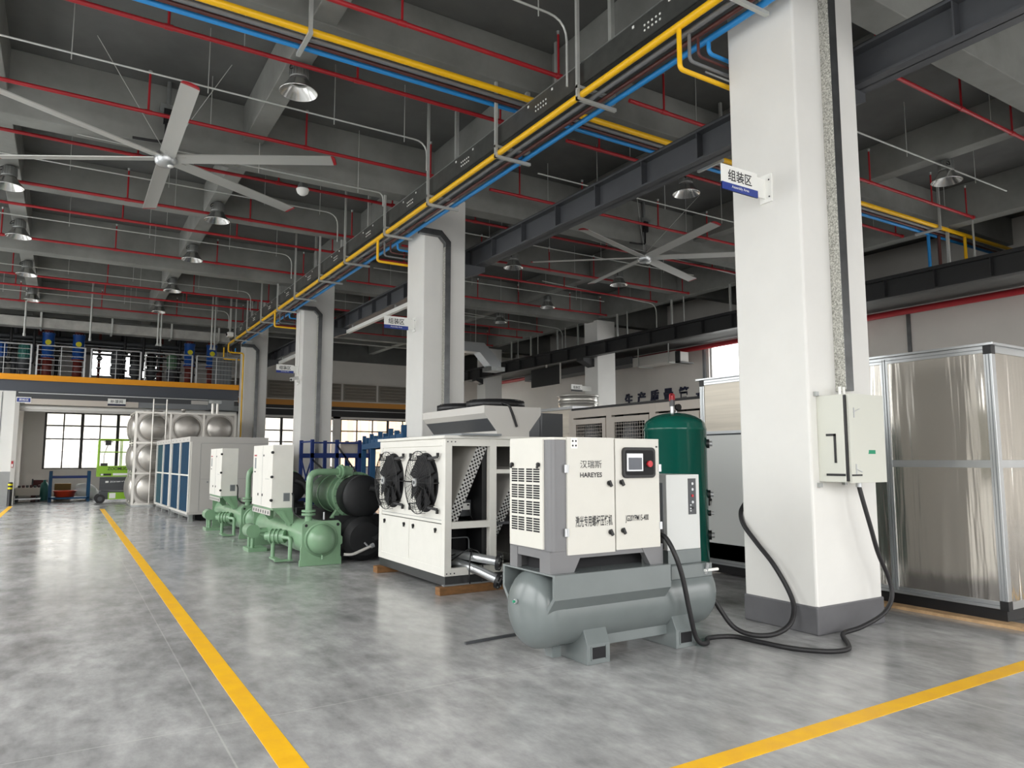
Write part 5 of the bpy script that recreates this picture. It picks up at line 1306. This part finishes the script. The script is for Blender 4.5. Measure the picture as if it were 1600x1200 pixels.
MB().box(x0 + 0.22, x0 + 0.4, y0 + 0.02, y0 + 0.14, 2.06, 2.24, M['black']).box(x0 + 0.16, x0 + 0.46, y0 + 0.04, y0 + 0.1, 2.17, 2.2, M['black']).smooth([(x0 + 0.3, y0 + 0.08, 2.06), (x0 + 0.2, y0 + 0.08, 1.7), (x0 + 0.2, y0 + 0.08, 1.36)], 0.012, M['black'], 6).box(x0 + 0.1, x0 + 0.32, y0 - 0.03, y0 + 0.1, 1.32, 1.42, M['black']).build('control_box', t)

# ================================================================== BLUE RACKS
def bluepost(m, x, y, h, mt, w=0.09): m.box(x - w / 2, x + w / 2, y - w / 2, y + w / 2, 0, h, mt)
t = thing('pallet_rack', 'dark blue pallet rack with diagonal braces behind the chillers', 'rack', (5.9, 18.6, 0))
BD = M['blue_d']; xs = [5.24, 5.87, 6.47, 6.76]
for x in xs:
    for y in (18.0, 19.0):
        m = MB(); bluepost(m, x, y, 2.05, BD, 0.08); m.build('upright', t)
for z in (0.5, 1.65):
    for y in (17.96, 18.98): MB().box(5.2, 6.80, y, y + 0.06, z - 0.06, z + 0.06, BD).build('shelf_beam', t)
m = MB()
for x in xs[::2]: m.bar((x, 18.0, 2.0), (x, 19.0, 2.0), 0.04, 0.04, BD).bar((x, 18.0, 0.6), (x, 19.0, 1.6), 0.03, 0.03, BD).bar((x, 19.0, 0.6), (x, 18.0, 1.6), 0.03, 0.03, BD)
m.bar((5.24, 17.98, 1.55), (5.82, 17.98, 1.05), 0.04, 0.04, M['frame_d']).bar((5.87, 17.98, 1.9), (6.4, 17.98, 1.2), 0.04, 0.04, M['frame_d']).bar((5.22, 17.98, 1.97), (6.45, 17.98, 1.97), 0.03, 0.04, BD)
m.build('cross_brace', t)
solo(MB().box(6.0, 6.75, 18.1, 18.9, 1.712, 2.0, M['beige']), 'carton', 'pinkish carton lying on the dark blue pallet rack', 'carton')
t = thing('stacking_frame', 'bright blue steel frame with stub posts behind the condenser unit', 'rack', (5.3, 13.2, 0), R(-14))
BF = M['blue_f']
b = lambda m, n: m.build(n, t, 0, local=True)
for y in (-2.7, -0.5, 1.5, 3.2):
    for x in (-0.1, 0.12): m = MB(); bluepost(m, x, y, 1.80, BF, 0.1); b(m, 'upright')
for x in (-0.15, 0.07): b(MB().box(x, x + 0.1, -2.75, 3.25, 1.78, 1.90, BF), 'top_rail')
b(MB().box(-0.15, 0.17, -2.75, 3.25, 0.25, 0.33, BF), 'lower_rail')
for k in range(9):
    y = -2.6 + 0.72 * k; b(MB().box(-0.14, -0.06, y - 0.05, y + 0.05, 1.90, 1.90 + (0.14 if k % 2 else 0.2), BF), 'stub_post')
b(MB().box(-0.13, -0.07, -2.7, 2.0, 1.90, 1.97, BF), 'stub_rail')

# blue trolley by the doorway with things around it
t = thing('steel_trolley', 'blue steel stacking trolley below the back window', 'trolley', (0.2, 32.0, 0))
for x in (-0.42, 0.80):
    for y in (31.5, 32.4): MB().box(x - 0.05, x + 0.05, y - 0.05, y + 0.05, 0, 1.12, BF).build('upright', t)
MB().box(-0.45, 0.83, 31.47, 31.53, 0.86, 0.94, M['blue_d']).box(-0.45, 0.83, 32.37, 32.43, 0.86, 0.94, M['blue_d']).box(-0.45, -0.39, 31.5, 32.4, 0.86, 0.94, BF).box(0.77, 0.83, 31.5, 32.4, 0.86, 0.94, BF).build('top_rail', t)
MB().box(-0.45, 0.83, 31.45, 32.45, 0.10, 0.16, BF).build('deck', t)
solo(MB().lathe([(0.0, 0.01), (0.30, 0.01), (0.36, 0.22), (0.39, 0.22), (0.39, 0.24), (0.35, 0.24), (0.29, 0.03), (0.0, 0.03)], (0.05, 31.85, 0.16), M['basin'], 28), 'plastic_basin', 'round red plastic basin on the blue trolley deck', 'basin')
solo(MB().box(-0.3, 0.25, 33.2, 33.7, 0, 0.62, M['card']), 'cardboard_box', 'brown cardboard box behind the blue trolley', 'box', bev=0.01)
mb = MB(); random.seed(3)
vs = []; n, q = 18, 9
for j in range(q + 1):
    a = PI * j / q
    for k in range(n):
        b_ = 2 * PI * k / n; rr = 0.40 * math.sin(a) * (1 + 0.12 * random.uniform(-1, 1))
        vs.append((0.78 + rr * math.cos(b_) * 1.05, 33.0 + rr * math.sin(b_) * 0.8, 0.30 - 0.30 * math.cos(a) * (1 + 0.05 * random.uniform(-1, 1)) + (0.1 * math.sin(a) * math.cos(b_ - 3))))
zmin = min(v[2] for v in vs)
mb.add([(v[0], v[1], v[2] - zmin) for v in vs], [(j * n + k, j * n + (k + 1) % n, (j + 1) * n + (k + 1) % n, (j + 1) * n + k) for j in range(q) for k in range(n)], M['bag'], True)
solo(mb, 'woven_bag', 'crumpled white woven bag beside the blue trolley', 'bag')
solo(MB().lathe([(0, 0), (0.13, 0), (0.14, 0.03), (0.14, 0.55), (0.10, 0.66), (0.05, 0.70), (0.05, 0.78), (0, 0.78)], (-0.62, 33.0, 0), M['teal'], 20), 'gas_cylinder', 'small teal gas cylinder left of the blue trolley', 'cylinder')
t = thing('work_bench', 'low beige workbench cluttered with tools inside the doorway', 'bench', (-1.1, 32.5, 0))
MB().box(-1.5, -0.75, 31.9, 32.9, 0.24, 0.52, M['beige']).build('body', t, 0.006)
MB().box(-1.5, -0.7, 31.9, 32.9, 0.1, 0.14, M['galv']).build('shelf', t)
for x in (-1.48, -0.85):
    for y in (31.92, 32.8): MB().box(x, x + 0.06, y, y + 0.08, 0, 0.24, M['dgrey']).build('leg', t)
random.seed(5)
for k in range(6):
    x = -1.42 + 0.12 * k; h = random.uniform(0.04, 0.1)
    solo(MB().box(x, x + 0.09, 32.0 + 0.05 * (k % 3), 32.14 + 0.05 * (k % 3), 0.52, 0.52 + h, M['maroon'] if k % 2 else M['dgrey']).cyl((x + 0.04, 32.0 + 0.05 * (k % 3), 0.52 + h / 2), (x + 0.04, 31.93, 0.52 + h / 2), 0.015, M['black'], 8), 'hand_tool', 'small dark tool lying on the low beige workbench', 'tool', 'tools on the workbench')
t = thing('bench_grinder', 'maroon machine standing on the floor behind the workbench', 'machine', (-0.85, 33.6, 0))
MB().box(-1.05, -0.55, 33.4, 33.8, 0.0, 0.5, M['maroon']).build('stand', t, 0.01)
MB().cyl((-1.0, 33.55, 0.64), (-0.55, 33.55, 0.64), 0.13, M['maroon'], 20).cyl((-1.05, 33.55, 0.64), (-1.0, 33.55, 0.64), 0.17, M['dgrey'], 20).build('motor', t)
t = thing('bollard', 'black bollard with yellow bands at the door jamb', 'bollard', (-1.52, 29.6, 0))
MB().lathe([(0.08, 0), (0.07, 0.02), (0.07, 0.76), (0.06, 0.79), (0, 0.79)], (-1.52, 29.6, 0), M['black'], 20).build('post', t)
m = MB()
for z in (0.56, 0.68): m.lathe([(0.0705, z), (0.0725, z + 0.005), (0.0725, z + 0.055), (0.0705, z + 0.06)], (-1.52, 29.6, 0), M['tagy'], 20)
m.build('reflective_band', t)
solo(MB().box(-1.56, -1.50, 29.88, 29.905, 1.28, 1.50, M['red']).box(-1.55, -1.51, 29.875, 29.88, 1.3, 1.4, M['signw']), 'door_switch', 'small red switch plate on the door jamb', 'switch')
m = MB().box(1.20, 1.78, 29.955, 29.968, 3.50, 3.76, M['signw']).box(1.20, 1.78, 29.95, 29.957, 3.50, 3.57, M['navy_l']).text('补漆间', (1.28, 29.955, 3.60), FX, UZ, 0.12, M['ink'], 0.40, 0.014)
solo(m, 'room_sign', 'white and dark room sign above the doorway near the steel tank', 'sign')
m = MB().box(-1.55, -1.12, 29.955, 29.968, 3.50, 3.70, M['signw']).box(-1.53, -1.14, 29.95, 29.957, 3.53, 3.67, M['navy']).text('质检区', (-1.47, 29.949, 3.56), FX, UZ, 0.085, M['lettw'], 0.28, 0.012)
solo(m, 'room_sign', 'small blue sign at the left corner of the door head', 'sign')
solo(MB().box(4.6, 5.55, 29.90, 30.02, 3.48, 3.86, M['unit_d']).box(4.0, 4.6, 29.92, 30.02, 3.66, 3.80, M['unit']), 'control_panel_box', 'grey panel box under the mezzanine edge beside the corner column', 'box')

# ================================================================== UPSTAIRS ON THE MEZZANINE
for i, (xa, xb) in enumerate(((-2.75, -1.22), (-1.04, 0.40), (0.60, 2.20), (2.36, 3.98), (4.14, 5.60))):
    t = thing('railing_panel', '%s steel railing panel on the mezzanine, counted from the left' % ordn(i).replace('nearest', 'first'), 'railing', ((xa + xb) / 2, 30.05, 4.49), group='railing panels on the mezzanine')
    MB().box(xa - 0.025, xa + 0.025, 30.02, 30.07, 4.49, 5.56, M['railing']).build('post', t)
    MB().box(xb - 0.025, xb + 0.025, 30.02, 30.07, 4.49, 5.56, M['railing']).build('post', t)
    MB().cyl((xa, 30.045, 5.56), (xb, 30.045, 5.56), 0.025, M['railing'], 10).build('top_rail', t)
    m = MB()
    for z in (4.68, 4.88, 5.06, 5.22, 5.40): m.cyl((xa, 30.045, z), (xb, 30.045, z), 0.012, M['railing'], 8)
    m.cyl(((xa + xb) / 2, 30.045, 4.49), ((xa + xb) / 2, 30.045, 5.56), 0.012, M['railing'], 8)
    m.build('bars', t)
def valve(x, y, label):
    t = thing('valve_riser', label, 'valve', (x, y, 4.49), group='blue valves on red risers')
    MB().lathe([(0.24, 0), (0.24, 0.06), (0.17, 0.1), (0.16, 0.78), (0.22, 0.8), (0.22, 0.86)], (x, y, 4.49), M['brownp'], 24).build('lower_pipe', t)
    m = MB().lathe([(0.22, 0.86), (0.22, 0.92), (0.17, 0.95), (0.17, 1.0), (0.2, 1.02), (0.2, 1.72), (0.22, 1.74), (0.22, 1.8)], (x, y, 4.49), M['valve'], 24)
    for k in range(12):
        a = 2 * PI * k / 12
        for z in (0.89, 1.77): m.cyl((x + 0.2 * math.cos(a), y + 0.2 * math.sin(a), 4.46 + z), (x + 0.2 * math.cos(a), y + 0.2 * math.sin(a), 4.54 + z), 0.016, M['silver'], 6)
    vb = m.build('valve_body', t)
    MB().cyl((x, y - 0.2, 5.92), (x, y - 0.21, 5.92), 0.10, M['tagy'], 20).build('round_tag', vb)['label'] = 'round yellow tag'
    MB().cyl((x, y, 6.29), (x, y, 6.8), 0.15, M['brownp'], 20).build('upper_pipe', t)
valve(-0.78, 32.0, 'leftmost blue valve with yellow tag behind the railing')
valve(0.20, 32.0, 'second blue valve with yellow tag from the left')
valve(4.12, 32.0, 'third blue valve with yellow tag, left of the rightmost')
valve(4.97, 32.0, 'rightmost blue valve with yellow tag near the corner column')
random.seed(11)
for i, (x, y, mm, l) in enumerate(((-2.2, 31.6, 'valve', 'dark blue pump at the left end of the mezzanine'), (-1.5, 31.8, 'teal', 'dark pump between the left end and the first blue valve'), (1.5, 32.2, 'dgrey', 'grey pump right of the second blue valve'), (2.15, 32.0, 'black', 'black pump in front of the upstairs window'), (2.75, 32.3, 'black', 'tall black pump right of the black one'), (3.5, 32.2, 'green_d', 'dull green pump left of the third blue valve'))):
    t = thing('pump', l, 'pump', (x, y, 4.49))
    MB().lathe([(0.25, 0), (0.25, 0.05), (0.12, 0.1), (0.12, 0.3), (0.2, 0.36), (0.2, 0.72)], (x, y, 4.49), M['dgrey'], 18).build('pump_casing', t)
    m = MB().lathe([(0.16, 0.72), (0.17, 0.8), (0.17, 1.25), (0.12, 1.32), (0, 1.32)], (x, y, 4.49), M[mm], 18)
    for k in range(14):
        a = 2 * PI * k / 14; m.bar((x + 0.18 * math.cos(a), y + 0.18 * math.sin(a), 5.3), (x + 0.18 * math.cos(a), y + 0.18 * math.sin(a), 5.72), 0.01, 0.03, M[mm], (math.cos(a), math.sin(a), 0))
    m.build('motor', t)
    MB().tube([(x, y, 5.1), (x + 0.28, y, 5.1), (x + 0.28, y, 6.75)], 0.05, M['black'], 10, 0.1).build('pipe', t)
for k, (z, r, mm) in enumerate(((6.05, 0.07, 'zincdark'), (6.22, 0.10, 'dgrey'), (5.75, 0.05, 'black'))):
    solo(MB().cyl((-5.6, 32.8 + 0.12 * k, z), (5.3, 32.8 + 0.12 * k, z), r, M[mm], 12), 'water_pipe', ['thin grey water pipe running behind the upstairs valves', 'thick dark water pipe running behind the upstairs valves', 'thin black pipe running behind the upstairs pumps'][k], 'pipe')
random.seed(21)
for i in range(11):
    x = -2.6 + 0.72 * i + random.uniform(-0.1, 0.1); y = 33.6 + random.uniform(-0.3, 0.5); rr = random.uniform(0.05, 0.12)
    m = MB().cyl((x, y, 4.49), (x, y, 6.74), rr, M[['black', 'dgrey', 'brownp'][i % 3]], 12).cyl((x, y, 5.2), (x, y, 5.26), rr * 1.7, M['dgrey'], 12).cyl((x, y, 5.9), (x, y, 5.96), rr * 1.7, M['dgrey'], 12)
    m.cyl((x, y - 0.02, 5.6), (x, y - 0.35, 5.6), 0.04, M['zincdark'], 8).cyl((x, y - 0.35, 5.6), (x, y - 0.37, 5.6), 0.11, M['black'], 14)
    solo(m, 'riser_pipe', '%s dark riser pipe behind the upstairs valves, counted from the left' % ordn(i).replace('nearest', 'first'), 'pipe', 'dark risers behind the upstairs valves')
m = MB().box(4.9, 5.65, 31.2, 31.25, 4.5, 5.75, M['unit_d'])
for k in range(6):
    m.box(4.9, 5.65, 31.19, 31.2, 4.6 + 0.2 * k, 4.61 + 0.2 * k, M['dgrey']).box(4.95 + 0.13 * k, 4.96 + 0.13 * k, 31.19, 31.2, 4.5, 5.75, M['dgrey'])
solo(m, 'mesh_screen', 'grey mesh screen beside the rightmost blue valve', 'screen')
# board-clad duct over the mezzanine edge, hung on struts
t = thing('air_duct', 'long grey board-clad duct hanging above the mezzanine railing', 'duct', (0, 30.35, 6.2))
MB().box(-5.6, 5.5, 30.1, 30.6, 6.20, 6.54, M['ductc']).build('casing', t, 0.006)
for x in (-1.0, 1.2, 3.2, 4.9):
    MB().box(x - 0.03, x + 0.03, 30.02, 30.08, 6.16, 6.74, M['galvp']).box(x - 0.03, x + 0.03, 30.02, 30.7, 6.15, 6.19, M['galvp']).build('hanger', t)
for i, x in enumerate((-1.40, 0.5, 2.62, 2.72, 4.45, 4.56)):
    m = MB().cyl((x, 28.8, 5.75), (x, 28.8, ZS), 0.032, M['galvp'], 10).cyl((x, 28.8, 5.75), (x, 28.8, 5.66), 0.045, M['galvp'], 10)
    if x in (2.62, 4.45): m.box(x - 0.06, x + 0.05, 28.75, 28.85, 5.66, 5.70, M['galvp'])
    solo(m, 'drop_pole', '%s white drop pole in front of the mezzanine duct, counted from the left' % ordn(i).replace('nearest', 'first'), 'pole', 'white drop poles')
solo(MB().box(4.83, 5.03, 27.7, 28.0, 6.06, 6.22, M['signw']).cyl((4.83, 27.85, 6.14), (4.80, 27.85, 6.14), 0.05, M['black'], 14).box(4.9, 4.96, 27.8, 27.88, 6.22, ZS, M['galvp']), 'projector', 'white box hung near the tray end above the railing', 'device', bev=0.01)

# ================================================================== RIGHT BAY BACKGROUND
t = thing('hanging_screen', 'black rectangular screen hanging below the black crane beam', 'screen', (16.2, 23.7, 4.5))
MB().box(16.17, 16.24, 22.7, 24.7, 4.48, 5.2, M['black']).build('panel', t, 0.008)
MB().box(16.18, 16.23, 22.66, 22.70, 4.45, 5.3, M['unit']).box(16.18, 16.23, 23.6, 23.66, 5.2, 5.32, M['unit']).build('mount', t)
t = thing('exhaust_duct', 'aluminium exhaust duct bending down beside the farthest column', 'duct', (13.6, 24, 5.1))
m = MB().prism([(12.0, 6.0), (12.0, 5.62), (13.25, 5.62), (13.75, 5.1), (14.2, 5.1), (14.2, 5.3), (13.45, 6.0)], 'y', 23.8, 24.3, M['alu'])
m.build('elbow', t, 0.01)
MB().box(13.7, 14.3, 23.7, 24.4, 4.95, 5.1, M['galv']).build('outlet', t)
m = MB()
for x in (12.3, 13.2): m.cyl((x, 24.05, 6.0), (x, 24.05, ZS), 0.012, M['galvp'], 6)
m.build('hanger_rod', t)
t = thing('ventilation_duct', 'grey boxed ventilation duct under the low soffit on the right wall', 'duct', (19.6, 21, 5.5))
MB().box(19.3, 20.0, 19.6, 22.0, 5.25, 5.62, M['unit']).box(19.25, 20.05, 22.0, 30.0, 5.4, 5.7, M['dgrey']).build('casing', t, 0.01)
for y in (19.9, 21.6, 24.5): MB().box(19.25, 19.28, y, y + 0.03, 5.2, 5.95, M['galvp']).box(19.25, 20.05, y, y + 0.03, 5.2, 5.24, M['galvp']).build('bracket', t)
MB().box(19.3, 20.0, 19.35, 19.6, 5.15, 5.2, M['black']).box(19.3, 19.33, 19.35, 19.6, 5.15, 5.6, M['black']).build('end_damper', t)
solo(MB().box(XR - 0.05, XR, 11.36, 11.46, 0, 5.9, M['zincdark']), 'wall_conduit', 'grey conduit strip on the right wall above the air handling unit', 'conduit')
solo(MB().box(XR - 0.06, XR, 19.2, 19.32, 2.8, 5.9, M['unit_d']), 'wall_conduit', 'grey conduit strip beside the bright right wall window', 'conduit')
